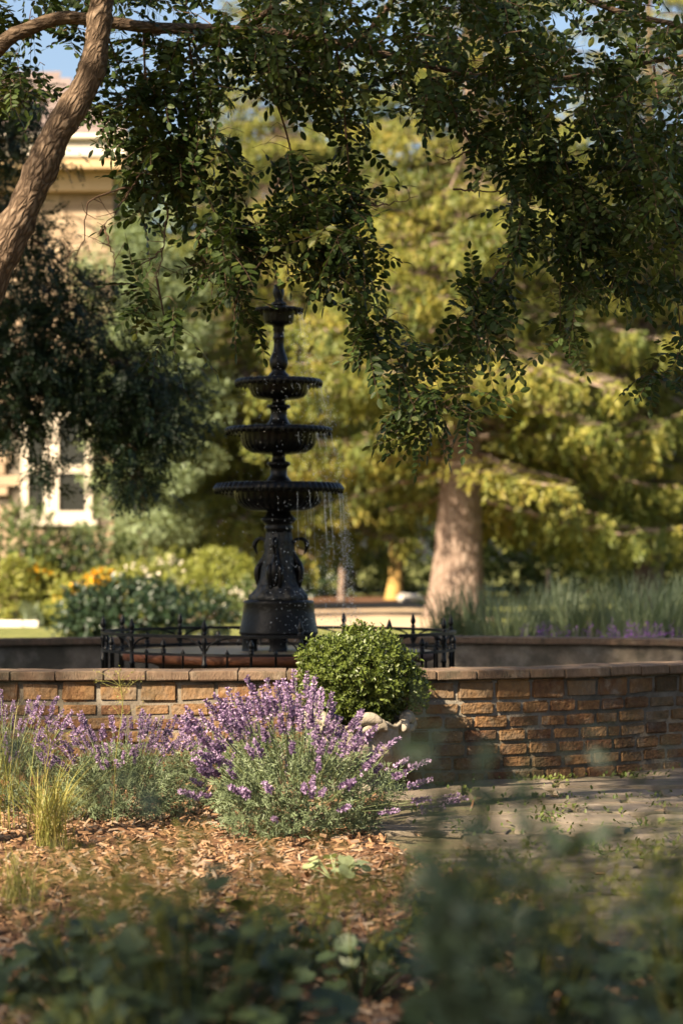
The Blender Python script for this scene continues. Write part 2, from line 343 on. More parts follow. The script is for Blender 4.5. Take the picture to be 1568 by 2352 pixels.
# flagstones: a jittered running bond, each stone its own object
gy = 6.9; row = 0; stones = []
while gy < 14.9:
    hgt = random.uniform(.34, .56); gx = -.3+random.uniform(-.3, .1)
    while gx < 4.4:
        wd = random.uniform(.42, .85); cx_, cy_ = gx+wd/2, gy+hgt/2
        if inside(PATIO, cx_, cy_) and inside(PATIO, cx_-wd*.3, cy_): stones.append((cx_, cy_, wd, hgt))
        gx += wd
    gy += hgt; row += 1
for (x, y, wd, hg) in stones:
    mb = MB(); n = 12; ang = (np.arange(n)+.5)/n*2*np.pi
    c, s_ = np.cos(ang), np.sin(ang); q = 1/np.maximum(np.abs(c), np.abs(s_))
    q = np.minimum(q, 1.33)
    P = np.column_stack([c*q*(wd/2-.019), s_*q*(hg/2-.019)])*(1+rng.normal(size=(n, 1))*.045)
    ht = random.uniform(.007, .026); tl = rng.normal(size=2)*.012
    zt = ht+P@tl*1.0+rng.normal(size=n)*.002
    V = np.vstack([np.column_stack([P*1.02, np.full(n, -.005)]), np.column_stack([P, zt-.004]), np.column_stack([P*.965, zt]), [[0, 0, ht]]])
    F = []
    for k in range(2): F += [[k*n+i, k*n+(i+1) % n, (k+1)*n+(i+1) % n, (k+1)*n+i] for i in range(n)]
    mb.add(V, np.array(F), 0, .5, smooth=False); mb.F.append((np.array([[2*n+i, 2*n+(i+1) % n, 3*n] for i in range(n)]), np.zeros(n, int), np.full(n, .5), False))
    mb.build('flagstone', M_flag, patio, (x, y, .008))
# wood chips on the mulch
CH = (np.array([(-.5, 0, -.08), (.5, 0, -.08), (.5, .3, -.02), (-.5, .3, -.02), (-.45, .15, .1), (.45, .15, .1)]), [np.array([(0, 1, 5, 4), (2, 3, 4, 5), (0, 3, 2, 1)]), np.array([(0, 4, 3), (1, 2, 5)])])
pts = []
while len(pts) < 15000:
    y = 5.2+8.3*random.random()**.9; x = random.uniform(-1, 1)*(.16*y+.5)
    if not inside(PATIO, x, y) or random.random() < .02: pts.append((x, y, .008+random.random()*.02))
T = np.array(pts); n = len(T); d = rng.normal(size=(n, 3)); d[:, 2] *= .22
up = np.tile([0, 0, 1.], (n, 1))+rng.normal(size=(n, 3))*.35
MB().scatter(CH, frames(d, up, scale=rng.uniform(.018, .055, n)), T).build('wood_chips', M_chip, kind='stuff')['label'] = 'loose brown wood chip mulch covering the bed'
# weeds in the joints
mb = MB(); T = []; 
for _ in range(280):
    x, y, wd, hg = random.choice(stones); s = random.choice((0, 1))
    c = np.array([x+(random.uniform(-.5, .5)*wd if s else wd/2*random.choice((-1, 1))), y+(hg/2*random.choice((-1, 1)) if s else random.uniform(-.5, .5)*hg), .02])
    k = random.randint(8, 45); r = .02+.0022*k
    T.append(c+rng.normal(size=(k, 3))*[r, r*.8, .008]+[0, 0, .012])
T = np.vstack(T); T[:, 2] = np.maximum(T[:, 2], .012); n = len(T); d = rdir(n); d[:, 2] = np.abs(d[:, 2])*.8+.1
mb.scatter(OVAL2, frames(d, np.array([0, 0, 1.]), scale=rng.uniform(.014, .036, n)), T)
mb.build('ground_weeds', M_weed, kind='stuff')['label'] = 'small green weeds sprouting from the paving joints'

# ------------------------------------------------------------------ pool wall
WP = np.array([(-3.7, 13.8), (-2.6, 13.52), (-1.5, 13.48), (-.5, 13.48), (.45, 13.53), (1.25, 13.86), (2.0, 14.40), (2.9, 15.2), (3.55, 16.4), (3.5, 17.9), (2.75, 19.15), (1.5, 19.72), (0, 19.9), (-1.4, 19.75), (-2.8, 19.25), (-4.1, 18.2), (-4.7, 16.5), (-4.5, 14.8)])
NP_ = len(WP); Q = np.vstack([WP, WP, WP]); loop = smooth_path(Q, 3*NP_*40)
loop = loop[(len(loop)//3):(2*len(loop)//3)]
seg = np.linalg.norm(np.roll(loop, -1, 0)-loop, axis=1); S = np.concatenate([[0], np.cumsum(seg)]); PER = S[-1]; loopc = np.vstack([loop, loop[:1]])
def wp(s):
    s = s % PER; p = np.array([np.interp(s, S, loopc[:, 0]), np.interp(s, S, loopc[:, 1])])
    e = .02; a = (s-e) % PER; b = (s+e) % PER
    t = unit(np.array([np.interp(b, S, loopc[:, 0])-np.interp(a, S, loopc[:, 0]), np.interp(b, S, loopc[:, 1])-np.interp(a, S, loopc[:, 1])]))
    nrm = np.array([t[1], -t[0]])          # outward for a counter-clockwise loop
    return p, t, nrm
TOPZ = .65
wall = empty('pool_wall', (0, 13.5, 0), 'low curved brick wall with clay coping round the fountain pool', 'wall')
WL = np.array([0, 13.5, 0])
mb = MB(); nn = 260; ring = []
for k in range(nn):
    p, t, nr = wp(k/nn*PER); a, b = p, p-nr*.27
    ring += [(*a, -.05), (*a, .598), (*b, .598), (*b, .1)]
ring = np.array(ring)-WL; F = []
for k in range(nn):
    a, b = k*4, ((k+1) % nn)*4
    for q in range(3): F.append([a+q, b+q, b+q+1, a+q+1])
mb.add(ring, np.array(F), 0, .5); mb.build('mortar_core', M_mortar, wall)
# coping stones all the way round
s = 0.0
meshes = []
for v in range(5):
    m_ = MB(); box(m_, (0, 0, 0), (1, .36, .052), bevel=.006, jit=.0015); meshes.append(m_.mesh('coping_stone', M_coping))
while s < PER-.1:
    l = random.choice((.235, .25, .27, .33, .24)); l = min(l, PER-s)
    p, t, nr = wp(s+l/2); c = p-nr*.135
    o = mk('coping_stone', random.choice(meshes), wall, (c[0], c[1]-13.5, .6245+random.uniform(-.002, .002)), scale=(l-.008, 1, 1))
    o.rotation_euler = (random.uniform(-.006, .006), random.uniform(-.006, .006), math.atan2(t[1], t[0])); s += l
m_ = MB(); ring2 = []
for k in range(nn):
    p, t, nr = wp(k/nn*PER); a, b = p+nr*.035, p-nr*.305
    ring2 += [(*a, .603), (*a, .643), (*b, .643), (*b, .603)]
ring2 = np.array(ring2)-WL; F = []
for k in range(nn):
    a, b = k*4, ((k+1) % nn)*4
    for q in range(4): F.append([a+q, b+q, b+(q+1) % 4, a+(q+1) % 4])
m_.add(ring2, np.array(F), 0, .5); m_.build('coping_mortar', M_mortar, wall)
# bricks on the near face
bmesh_ = []
for v in range(7):
    m_ = MB(); box(m_, (0, 0, 0), (1, .1, 1), bevel=.0, jit=0)
    m_ = MB(); import bmesh
    bm = bmesh.new(); bmesh.ops.create_cube(bm, size=1)
    for vv in bm.verts: vv.co = Vector((vv.co.x*.2, vv.co.y*.1, vv.co.z*.075))
    bmesh.ops.bevel(bm, geom=bm.edges[:], offset=.010, segments=2, affect='EDGES')
    Vb = np.array([q.co[:] for q in bm.verts]); Vb += rng.normal(size=Vb.shape)*[.0022, .0018, .002]
    Fb = [[q.index for q in f.verts] for f in bm.faces]; bm.free(); d_ = {}
    for f in Fb: d_.setdefault(len(f), []).append(f)
    m_.V.append(Vb); m_.n = len(Vb)
    for fs in d_.values(): m_.F.append((np.array(fs), np.zeros(len(fs), int), np.full(len(fs), .5), False))
    bmesh_.append(m_.mesh('brick', M_brick))
s_all = np.linspace(0, PER, 4000); near = [q for q in s_all if wp(q)[0][1] < 15.3 and -2.5 < wp(q)[0][0] < 2.8]
s0, s1 = min(near), max(near)
z = .005
rows = [.078]*6+[.122]
for ri, hgt in enumerate(rows):
    s = s0-random.uniform(0, .2)
    while s < s1:
        l = random.uniform(.175, .225) if ri < 6 else random.uniform(.20, .245)
        if ri < 6 and random.random() < .14: l = random.uniform(.09, .12)
        p, t, nr = wp(s+l/2); c = p+nr*(-.041+random.uniform(-.004, .004))
        o = mk('brick', random.choice(bmesh_), wall, (c[0], c[1]-13.5, z+hgt/2+random.uniform(-.003, .003)), scale=((l-.013)/.2, 1, (hgt-.011)/.075))
        o.rotation_euler = (random.uniform(-.02, .02), random.uniform(-.012, .012), math.atan2(t[1], t[0])+random.uniform(-.012, .012)); s += l
    z += hgt
# water in the pool
Pp = np.array([wp(k/90*PER)[0]-wp(k/90*PER)[2]*.26 for k in range(90)])
sheet('pool_water', Pp, .30, M_water)

# ------------------------------------------------------------------ fountain
FX, FY = (640-CX)/FPX*16.2, 16.2
zz = lambda zy: EYE+(662.8-.2727*zy)*.0029173
rr = lambda hw: hw*.0007955
def prof(l): return [(rr(h), zz(y)) for (y, h) in l][::-1]
bas = empty('fountain_basin', (FX, FY, 0), 'round rust stained slab under the black fountain inside the iron railing', 'basin')
mb = lathe(MB(), [(.80, 0), (.80, .56), (.84, .58), (.84, .60)], 64); mb.build('plinth', M_dbark, bas)
mb = lathe(MB(), [(1.0, .602), (1.04, .608), (1.045, .655), (1.03, .662)], 96, capt=False); mb.build('rim', M_rust, bas)
mb = lathe(MB(), [(1.02, .640), (1.02, .6635)], 96); mb.build('slab_top', M_slab, bas)
ft = empty('tiered_fountain', (FX, FY, .663), 'tall black cast iron fountain with four scalloped bowls and swans', 'fountain')
FO = (0, 0, -.663)
def bowl(name, ylist, rim, nsc, nfl):
    "rim: (ytop, ybottom, hw); ylist: body profile below the rim"
    yt, yb, hw = rim; body = prof(ylist)
    mbx = MB()
    R = rr(hw); zb, zt = zz(yb), zz(yt)
    pr = body+[(rr(ylist[0][1])*1.02, zb+.012), (R*.86, zb+.006), (R*.97, zb-.006), (R*1.0, zb+.010), (R*1.0, zb+.022), (R*.95, zt-.004), (R*.86, zt), (R*.80, zt-.006), (R*.6, zb+.01), (R*.12, zb-.005)]
    nb = len(body)
    def mod(th, r, z, k):
        if k < nb-1: return r*(1+.03*np.abs(np.sin(th*nfl/2))*(1 if 1 <= k else .4))
        if nb+1 <= k <= nb+5: return r*(1+.022*np.abs(np.sin(th*nsc/2)))
        return np.full_like(th, r)
    lathe(mbx, pr, nsc*6, mod)
    o = mbx.build('bowl', M_cast, ft, FO)
    mt = MB(); k = nsc                                  # tassels under the lip
    for i in range(k):
        a = i/k*2*math.pi; c = np.array([R*.985*math.cos(a), R*.985*math.sin(a), zb+.004])
        tube(mt, [c+[0, 0, .016], c, c-[0, 0, .012], c-[0, 0, .022]], [.010, .011, .008, .002], 5)
    mt.build('lip_tassels', M_cast, o, kind='stuff')
    return o
bowl('bowl', [(345, 132), (365, 126), (400, 122), (425, 116), (442, 60)], (292, 325, 200), 26, 20)
bowl('bowl', [(945, 246), (985, 240), (1020, 226), (1045, 205), (1062, 160), (1072, 60)], (890, 942, 365), 40, 28)
bowl('bowl', [(1352, 322), (1400, 312), (1445, 300), (1485, 272), (1515, 215), (1532, 60)], (1294, 1345, 445), 46, 32)
bowl('bowl', [(1852, 372), (1895, 364), (1940, 340), (1975, 295), (2000, 225), (2012, 90)], (1766, 1840, 540), 56, 36)
def part(name, l, seg=40, mod=None, mat=M_cast, par=ft):
    return lathe(MB(), prof(l), seg, mod).build(name, mat, par, FO)
part('finial', [(95, 18), (105, 40), (120, 36), (140, 44), (170, 46), (200, 40), (228, 34), (240, 40), (252, 58), (268, 64), (280, 50), (296, 40)], 32, lambda th, r, z, k: r*(1+.09*np.sin(th*6+k)))
part('column', [(436, 60), (450, 52), (462, 46), (480, 50), (492, 42), (530, 42), (545, 50), (556, 44), (600, 40), (640, 44), (680, 56), (710, 68), (740, 76), (770, 78), (795, 72), (815, 60), (830, 56), (842, 70), (858, 84), (872, 96), (890, 98)], 40, lambda th, r, z, k: r*(1+(.05*np.abs(np.sin(th*6)) if 8 <= k <= 16 else .02*np.sin(th*10))))
part('column', [(1066, 70), (1080, 54), (1105, 56), (1112, 90), (1128, 98), (1140, 90), (1146, 76), (1165, 70), (1210, 68), (1240, 78), (1262, 92), (1275, 108), (1296, 112)], 40, lambda th, r, z, k: r*(1+(.05*np.abs(np.sin(th*8)) if 7 <= k <= 10 else 0)))
part('column', [(1526, 70), (1540, 54), (1585, 56), (1594, 90), (1608, 98), (1622, 90), (1630, 76), (1655, 72), (1700, 70), (1722, 84), (1742, 100), (1756, 110), (1772, 112)], 40, lambda th, r, z, k: r*(1+(.05*np.abs(np.sin(th*8)) if 7 <= k <= 10 else 0)))
part('capital', [(2006, 98), (2030, 108), (2052, 122), (2066, 146), (2078, 152), (2090, 142), (2104, 122), (2122, 112), (2140, 118), (2155, 122), (2170, 112), (2185, 104)], 48)
Z2 = 1881
def drape(th, r, z, k): return r*(1+.06*np.sin(th*5+z*9)*np.sin(z*21+2)+.04*np.sin(th*11-z*17)+.03*np.sin(th*23+z*40))
part('pedestal', [(Z2+295, 102), (Z2+330, 106), (Z2+370, 112), (Z2+410, 116), (Z2+450, 116), (Z2+500, 116), (Z2+550, 122), (Z2+600, 130), (Z2+650, 138), (Z2+700, 150), (Z2+740, 166), (Z2+780, 190), (Z2+815, 214), (Z2+835, 236), (Z2+862, 240), (Z2+876, 232)], 72, drape, M_stain)
part('base_drum', [(Z2+872, 270), (Z2+878, 292), (Z2+890, 298), (Z2+905, 294), (Z2+1000, 306), (Z2+1080, 320), (Z2+1140, 332), (Z2+1158, 334), (Z2+1164, 322)], 72, lambda th, r, z, k: r*(1-.018*np.abs(np.sin(th*3))))
for k in range(6):
    a0 = -math.pi/2+math.radians(k*60); m_ = MB(); V = []
    for (y, wd, ro, ri) in ((1160, .52, 326, 250), (1200, .36, 322, 250), (1250, .33, 318, 252), (1290, .36, 320, 250), (1306, .40, 326, 248)):
        for (a, r) in ((-1, ro), (-.5, ro), (0, ro), (.5, ro), (1, ro), (1, ri), (0, ri), (-1, ri)):
            V.append((rr(r)*math.cos(a0+a*wd/1.6), rr(r)*math.sin(a0+a*wd/1.6), zz(Z2+y)))
    F = [[i*8+j, (i+1)*8+j, (i+1)*8+(j+1) % 8, i*8+(j+1) % 8] for i in range(4) for j in range(8)]
    m_.add(V, np.array(F), 0, .5); m_.build('foot', M_cast, ft, FO)
for k, a in enumerate((4, 150, 262)):
    m_ = MB(); P = [(112, 800, 20), (128, 740, 34), (140, 680, 44), (142, 620, 46), (136, 570, 38), (118, 520, 27), (104, 470, 21), (102, 420, 18), (114, 376, 16), (138, 356, 15), (165, 360, 16), (184, 384, 20), (192, 412, 22), (188, 440, 15), (180, 468, 9), (174, 492, 3)]
    pth = smooth_path([(rr(u+14+max(0, (u-100))*.35), 0, zz(Z2+y)) for u, y, _ in P], 60); rad = np.interp(np.linspace(0, 1, 60), np.linspace(0, 1, len(P)), [rr(q) for *_, q in P])
    tube(m_, pth, rad, 10)
    for s_ in (-1, 1):                                 # folded wings
        wpth = smooth_path([(rr(150), s_*rr(18), zz(Z2+560)), (rr(178), s_*rr(40), zz(Z2+600)), (rr(182), s_*rr(46), zz(Z2+680)), (rr(165), s_*rr(34), zz(Z2+760)), (rr(150), s_*rr(14), zz(Z2+830))], 16)
        tube(m_, wpth, [rr(q) for q in np.interp(np.linspace(0, 1, 16), [0, .3, .7, 1], [14, 30, 24, 4])], 8)
    o = m_.build('swan', M_cast, ft, FO); o.rotation_euler = (0, 0, math.radians(a))
# falling water
OCT = (np.array([(1, 0, 0), (-1, 0, 0), (0, 1, 0), (0, -1, 0), (0, 0, 1.3), (0, 0, -1.3)]), np.array([(0, 2, 4), (2, 1, 4), (1, 3, 4), (3, 0, 4), (2, 0, 5), (1, 2, 5), (3, 1, 5), (0, 3, 5)]))
T = []; R_ = []
tiers = [(rr(200), zz(325), zz(890), 26), (rr(365), zz(945), zz(1294), 46), (rr(445), zz(1348), zz(1766), 50), (rr(540), zz(1845), .70, 80)]
for (R, za, zb, ns) in tiers:
    for k in range(ns):
        right = random.random() < .68
        a = random.gauss(0, .95) if right else random.uniform(-math.pi, math.pi)
        nd = int((za-zb)*random.uniform(14, 42)*(1.5 if right else .12)); br = random.uniform(.06, .6)
        for _ in range(nd):
            f = random.random()**.8; fall = f*(za-zb)
            sp = .006+.035*f
            T.append((R*1.0*math.cos(a)+br*0+random.gauss(0, sp)+(.03+.10*f*f*random.random())*(1 if right else .2), R*math.sin(a)+random.gauss(0, sp), za-fall)); R_.append(random.uniform(.0012, .003))
for _ in range(260):
    k = random.choice((0, 1, 2, 3)); R, za, zb, _n = tiers[k]; a = random.uniform(0, 6.283)
    T.append((R*random.uniform(.5, 1.35)*math.cos(a), R*random.uniform(.5, 1.3)*math.sin(a), random.uniform(zb, za+.1))); R_.append(random.uniform(.001, .003))
T = np.array(T); n = len(T)
wm = MB().scatter(OCT, np.eye(3)[None]*np.array(R_)[:, None, None], T)
for (R, za, zb, ns) in tiers:
    for k in range(ns//3):
        a = random.gauss(0, .75); z0 = za-.01; ln = random.uniform(.05, .5)*(za-zb); q = np.linspace(0, 1, 7)
        P = np.column_stack([R*math.cos(a)+.05*math.cos(a)*q**2*.6+rng.normal(size=7)*.0015, R*math.sin(a)+.03*math.sin(a)*q**2+rng.normal(size=7)*.0015, z0-ln*q]); tube(wm, P, np.array([.0011, .0008, .001, .0006, .0008, .0005, .0003]), 4, cap=False)
wm.build('falling_water', M_drop, None, (FX, FY, 0), kind='stuff')['label'] = 'drops and strings of water falling from the fountain bowls'

# ------------------------------------------------------------------ iron railing
rail = empty('ring_railing', (FX, FY, .30), 'low black iron ring railing with spear points round the fountain', 'railing')
RR = 1.17; ZO = -.30
def ringtube(z, r, flat=1.0):
    m_ = MB(); n = 96; a = np.arange(n)/n*2*np.pi
    cs = [(-r, -r*flat), (r, -r*flat), (r, r*flat), (-r, r*flat)]; V = []
    for t in a:
        for (u, v) in cs: V.append(((RR+u)*math.cos(t), (RR+u)*math.sin(t), z+v))
    F = [[i*4+j, ((i+1) % n)*4+j, ((i+1) % n)*4+(j+1) % 4, i*4+(j+1) % 4] for i in range(n) for j in range(4)]
    m_.add(V, np.array(F), 0, .5, smooth=False); return m_
ringtube(.79, .017, .55).build('top_rail', M_iron, rail, (0, 0, ZO)); ringtube(.675, .011, .7).build('lower_rail', M_iron, rail, (0, 0, ZO)); ringtube(.36, .011, .7).build('bottom_rail', M_iron, rail, (0, 0, ZO))
SPEAR = [(.008, 0), (.017, .006), (.017, .012), (.009, .018), (.011, .024), (.019, .04), (.017, .055), (.009, .08), (.001, .10)]
pm = MB(); lathe(pm, [(.013, .30), (.013, .60), (.019, .606), (.019, .618), (.013, .624), (.013, .74), (.018, .75), (.018, .76), (.013, .77), (.013, .80)]+[(r, .80+z) for r, z in SPEAR], 10); post_me = pm.mesh('post', M_iron)
pk = MB(); lathe(pk, [(.008, .31), (.008, .672), (.016, .678), (.016, .70)]+[(r*1.05, .70+z*.75) for r, z in SPEAR], 8); pick_me = pk.mesh('picket', M_iron)
pl = MB(); lathe(pl, [(.007, .31), (.007, .675), (.013, .68), (.013, .69), (.006, .70), (.001, .712)], 8); short_me = pl.mesh('short_picket', M_iron)
br_ = MB()
for s_ in (-1, 1):
    P = [(RR*math.cos(s_*q), RR*math.sin(s_*q), zq) for q, zq in ((.012, .70), (.03, .735), (.07, .762), (.12, .777), (.165, .784))]
    tube(br_, smooth_path(P, 10), .006, 6)
brk_me = br_.mesh('bracket', M_iron)
for k in range(12):
    a = math.radians(-90+8.1+30*k); c, s_ = math.cos(a), math.sin(a)
    mk('post', post_me, rail, (RR*c, RR*s_, ZO)); o = mk('bracket', brk_me, rail, (0, 0, ZO)); o.rotation_euler = (0, 0, a)
    a2 = a+math.radians(15); mk('picket', pick_me, rail, (RR*math.cos(a2), RR*math.sin(a2), ZO))
    for q in (7.5, 22.5):
        a2 = a+math.radians(q); mk('short_picket', short_me, rail, (RR*math.cos(a2), RR*math.sin(a2), ZO))

# ------------------------------------------------------------------ stone planter and boxwood
PX, PY = .092, 13.08
pot = empty('stone_planter', (PX, PY, .03), 'pale carved stone urn with scrolled rim in front of the brick wall', 'planter')
def carve(th, r, z, k):
    if z < .125 or z > .375: return np.full_like(th, r)
    e = math.sin(math.pi*min(1, max(0, (z-.12)/.26)))**.6
    lobe = np.abs(np.cos(th*4+.5))
    vein = np.sin(th*30+5*np.sin(z*24))*.035*np.clip(lobe-.35, 0, 1)
    swirl = .11*np.sin(th*8+z*26)*np.clip(1-lobe, 0, 1)
    return r*(1+e*(.15*lobe**.6-.10+vein+swirl))
PR = [(.165, 0), (.17, .02), (.165, .035), (.135, .05), (.115, .075), (.118, .10), (.145, .118)]
zs = np.linspace(.125, .385, 34); rs = np.interp(zs, [.125, .15, .18, .22, .27, .33, .385], [.155, .195, .225, .25, .264, .270, .278])
PR += list(zip(rs, zs))+[(.288, .39), (.290, .402), (.278, .410), (.255, .405), (.245, .38), (.24, .34)]
um = lathe(MB(), PR, 160, carve, capt=False); Vu = um.V[0]; au = np.arctan2(Vu[:, 1], Vu[:, 0])
Vu[:, 2] += np.clip((Vu[:, 2]-.3)/.11, 0, 1)*(.017*np.cos(6*(au+math.radians(76)))-.006+.006*np.cos(19*au)); um.build('urn_body', M_stone, pot, (0, 0, -.022))
lathe(MB(), [(.245, .35), (.245, .365)], 40).build('potting_soil', M_soil, pot, (0, 0, -.022))
sm = MB()
u, v = np.meshgrid(np.linspace(0, math.pi, 14), np.linspace(0, 2*math.pi, 20, endpoint=False), indexing='ij')
X = .058*np.cos(u)+0*v; Yr = np.sin(u)**.7
VV = np.stack([X*1.0, Yr*np.cos(v)*.034-.010*np.abs(np.cos(u))**2, Yr*np.sin(v)*.034+.012*np.cos(u*2)*-1], -1).reshape(-1, 3)
F = [[i*20+j, i*20+(j+1) % 20, (i+1)*20+(j+1) % 20, (i+1)*20+j] for i in range(13) for j in range(20)]
sm.add(VV, np.array(F), 0, .5)
VV2 = VV*[.55, .62, .55]+[0, -.014, -.045]; sm.add(VV2, np.array(F), 0, .5)
for q in (-1, 1):
    VV3 = VV*[.42, .8, .9]+[q*.052, -.004, -.030]; sm.add(VV3, np.array(F), 0, .5)
scroll_me = sm.mesh('rim_scroll', M_stone)
for k in range(6):
    a = math.radians(-90+14+60*k+random.uniform(-4, 4))
    o = mk('rim_scroll', scroll_me, pot, (.272*math.cos(a), .272*math.sin(a), .384)); o.rotation_euler = (0, 0, a+math.pi/2); o.scale = (random.uniform(1.15, 1.35), 1.1, random.uniform(.95, 1.15))

def leaf_ball(mb, c, R, nspr, per, L, tmpl=OVAL2, inner=.25, wob=.08, up=.35, mi=0, sprl=3.0, seed=1, spread=.9):
    "leaves set on short sprigs that point outwards from an uneven ball"
    d = rdir(nspr); c = np.asarray(c); R = np.asarray(R)
    ph = np.random.default_rng(seed).uniform(0, 6.28, (6, 3)); f = np.zeros(nspr)
    for k in range(6): f += np.sin(d@(np.random.default_rng(seed+k).normal(size=3)*3.2)+ph[k, 0])
    q = np.where(rng.random(nspr) < inner, rng.uniform(.45, .85, nspr), rng.uniform(.86, 1.0, nspr))*(1+wob*f/2.4)
    base = c+d*R*q[:, None]; out = unit(d+np.array([0, 0, up])+rng.normal(size=d.shape)*.45)
    t = (np.arange(per)+.5)/per
    pos = base[:, None, :]+out[:, None, :]*(t*L*sprl)[None, :, None]
    side = unit(np.cross(np.repeat(out[:, None, :], per, 1), rng.normal(size=(nspr, per, 3))))
    ld = unit(side*spread+out[:, None, :]*.75)
    pos = pos.reshape(-1, 3); ld = ld.reshape(-1, 3); n = len(pos)
    rn = np.clip(np.repeat(rng.random(nspr), per)*.6+rng.random(n)*.4, 0, 1)
    mb.scatter(tmpl, frames(ld, np.repeat(out, per, 0)+rng.normal(size=(n, 3))*.4, scale=L*rng.uniform(.7, 1.25, n)), pos, mi, rn)
    return mb
bx = empty('boxwood_ball', (PX, PY, .37), 'clipped round boxwood shrub growing in the stone urn', 'shrub')
mb = leaf_ball(MB(), (0, 0, .275), (.265, .26, .205), 1900, 9, .0235, inner=.3, wob=.15, seed=5)
leaf_ball(mb, (.02, -.05, .10), (.16, .15, .09), 260, 9, .0235, inner=.3, wob=.1, seed=9)
leaf_ball(mb, (.20, -.03, .20), (.13, .13, .10), 240, 9, .0235, wob=.15, seed=12)
mb.build('foliage', M_box, bx, kind='stuff')
mb = MB()
for k in range(26):
    d = rdir(1)[0]; d[2] = abs(d[2])+.3
    tube(mb, smooth_path([(rng.normal()*.03, rng.normal()*.03, -.01), unit(d)*.12+[0, 0, .08], unit(d)*.24+[0, 0, .16]], 6), [.008, .007, .006, .005, .004, .003], 5)
mb.build('stems', M_twig, bx, kind='stuff')

# ------------------------------------------------------------------ lavender
stalks = []
for v in range(9):
    mb = MB(); Ls = .36; bend = random.uniform(-.05, .05); by = random.uniform(-.04, .04)
    tt = np.linspace(0, 1, 5); P = np.column_stack([bend*tt**2, by*tt**2, Ls*tt])
    tube(mb, P, .0014, 3, mi=0, rnd=random.random(), cap=False)
    nw = random.randint(7, 10); zl = random.uniform(.055, .095); T = []; D = []; Sx = []
    for k in range(nw):
        f = k/(nw-1); zc = Ls-zl*(1-f)+.004; rw = .0065*(1-.45*f)*random.uniform(.75, 1.2)
        if k == 0 and random.random() < .5: zc -= .025
        m = random.randint(11, 16)
        for j in range(m):
            a = random.uniform(0, 6.283); T.append((bend+rw*.3*math.cos(a), by+rw*.3*math.sin(a), zc+random.gauss(0, .0025)))
            D.append((math.cos(a), math.sin(a), random.uniform(.1, 1.1))); Sx.append(random.uniform(.009, .019)*(1-.3*f))
    mb.scatter(OVAL2, frames(np.array(D), None, scale=np.array(Sx)), np.array(T), 1)
    stalks.append(mb.mesh('flower_stalk', [M_lavstem, M_lavfl]))
def lavender(loc, fol, nst, label, spread=1.0, h=.36, nfol=520, lean=(0, 0), low=.25, clip=None):
    root = empty('lavender_bush', (*loc, .0), label, 'lavender', 'lavender bushes in the bed')
    rx, rz = fol
    mb = leaf_ball(MB(), (0, 0, rz*.45), (rx, rx*.9, rz*.62), nfol, 16, .030, NARROW, inner=.45, wob=.12, up=.8, sprl=3.2, seed=int(nst))
    keep = mb.build('foliage', M_lavleaf, root, kind='stuff')
    for k in range(nst):
        a = random.uniform(0, 6.283); el = math.asin(min(1, low+(1-low)*random.random()**.75))
        d = np.array([math.cos(a)*math.cos(el)*spread+lean[0]+random.gauss(0, .10), math.sin(a)*math.cos(el)*spread+lean[1]+random.gauss(0, .10), math.sin(el)+.12])
        d = unit(d); b = np.array([d[0]*rx*.75, d[1]*rx*.7, rz*.25+d[2]*rz*.45])
        if clip and clip(b+d*h): continue
        q = Vector(d).to_track_quat('Z', 'X') @ Quaternion((0, 0, 1), random.uniform(0, 6.28))
        mk('flower_stalk', random.choice(stalks), root, b, quat=q, scale=random.uniform(.78, 1.12)*h/.36)
lavender((-.19, 11.15), (.38, .36), 300, 'large full lavender bush in front of the stone urn', 1.0, .46, 1000, lean=(-.02, 0), low=.02, clip=lambda t: (t[0] > .14 and t[2] > .80-.85*t[0]) or t[0] < -.52)
lavender((-1.06, 11.8), (.28, .26), 90, 'middle lavender bush behind the tufts of golden grass', .9, .34, 560, low=.35)
lavender((-1.70, 12.2), (.33, .30), 80, 'lavender bush at the far left edge of the bed', .8, .36, 520, low=.4)
lavender((-.62, 12.45), (.25, .24), 50, 'smallest lavender bush close to the brick wall', .85, .30, 420, low=.4)

# ------------------------------------------------------------------ grasses and small plants in the bed
def blades(mb, n, h, spread, w=.006, mi=0, droop=.5, base=.05):
    for k in range(n):
        a = random.uniform(0, 6.283); L = h*random.uniform(.55, 1.05); s = spread*random.uniform(.2, 1)
        b = np.array([random.gauss(0, base), random.gauss(0, base), 0]); d = np.array([math.cos(a), math.sin(a), 0])
        t = np.linspace(0, 1, 6); P = b+d*(s*t**1.7)[:, None]*1.0+np.array([0, 0, 1])*(L*(t-droop*.35*t**3))[:, None]
        wv = np.cross(d, [0, 0, 1])*1.0; ww = w*np.array([.8, 1, .95, .8, .5, .06])
        V = np.vstack([P-wv*ww[:, None]/2, P+wv*ww[:, None]/2, P+d*ww[:, None]*.12])
        F = [[i, i+1, 12+i+1, 12+i] for i in range(5)]+[[12+i, 12+i+1, 6+i+1, 6+i] for i in range(5)]
        mb.add(V, np.array(F), mi, random.random())
    return mb
def tuft(name, loc, n, h, spread, mat, label, cat='grass', w=.006, group=None, base=.05, droop=.5):
    r = empty(name, loc, label, cat, group); blades(MB(), n, h, spread, w, droop=droop, base=base).build('blades', mat, r, kind='stuff'); return r
g = tuft('grass_tuft', (-1.27, 10.55, 0), 170, .50, .46, M_grassg, 'tall golden grass tuft in the sunny mulch', w=.004, base=.04)
tuft('grass_tuft', (-1.20, 8.9, 0), 90, .26, .22, M_grassg, 'short blurred grass tuft at the left edge of the mulch', w=.004)
tuft('grass_tuft', (-1.62, 11.3, 0), 60, .75, .25, M_grassg, 'tall pale grass stems rising among the left lavender', w=.004)
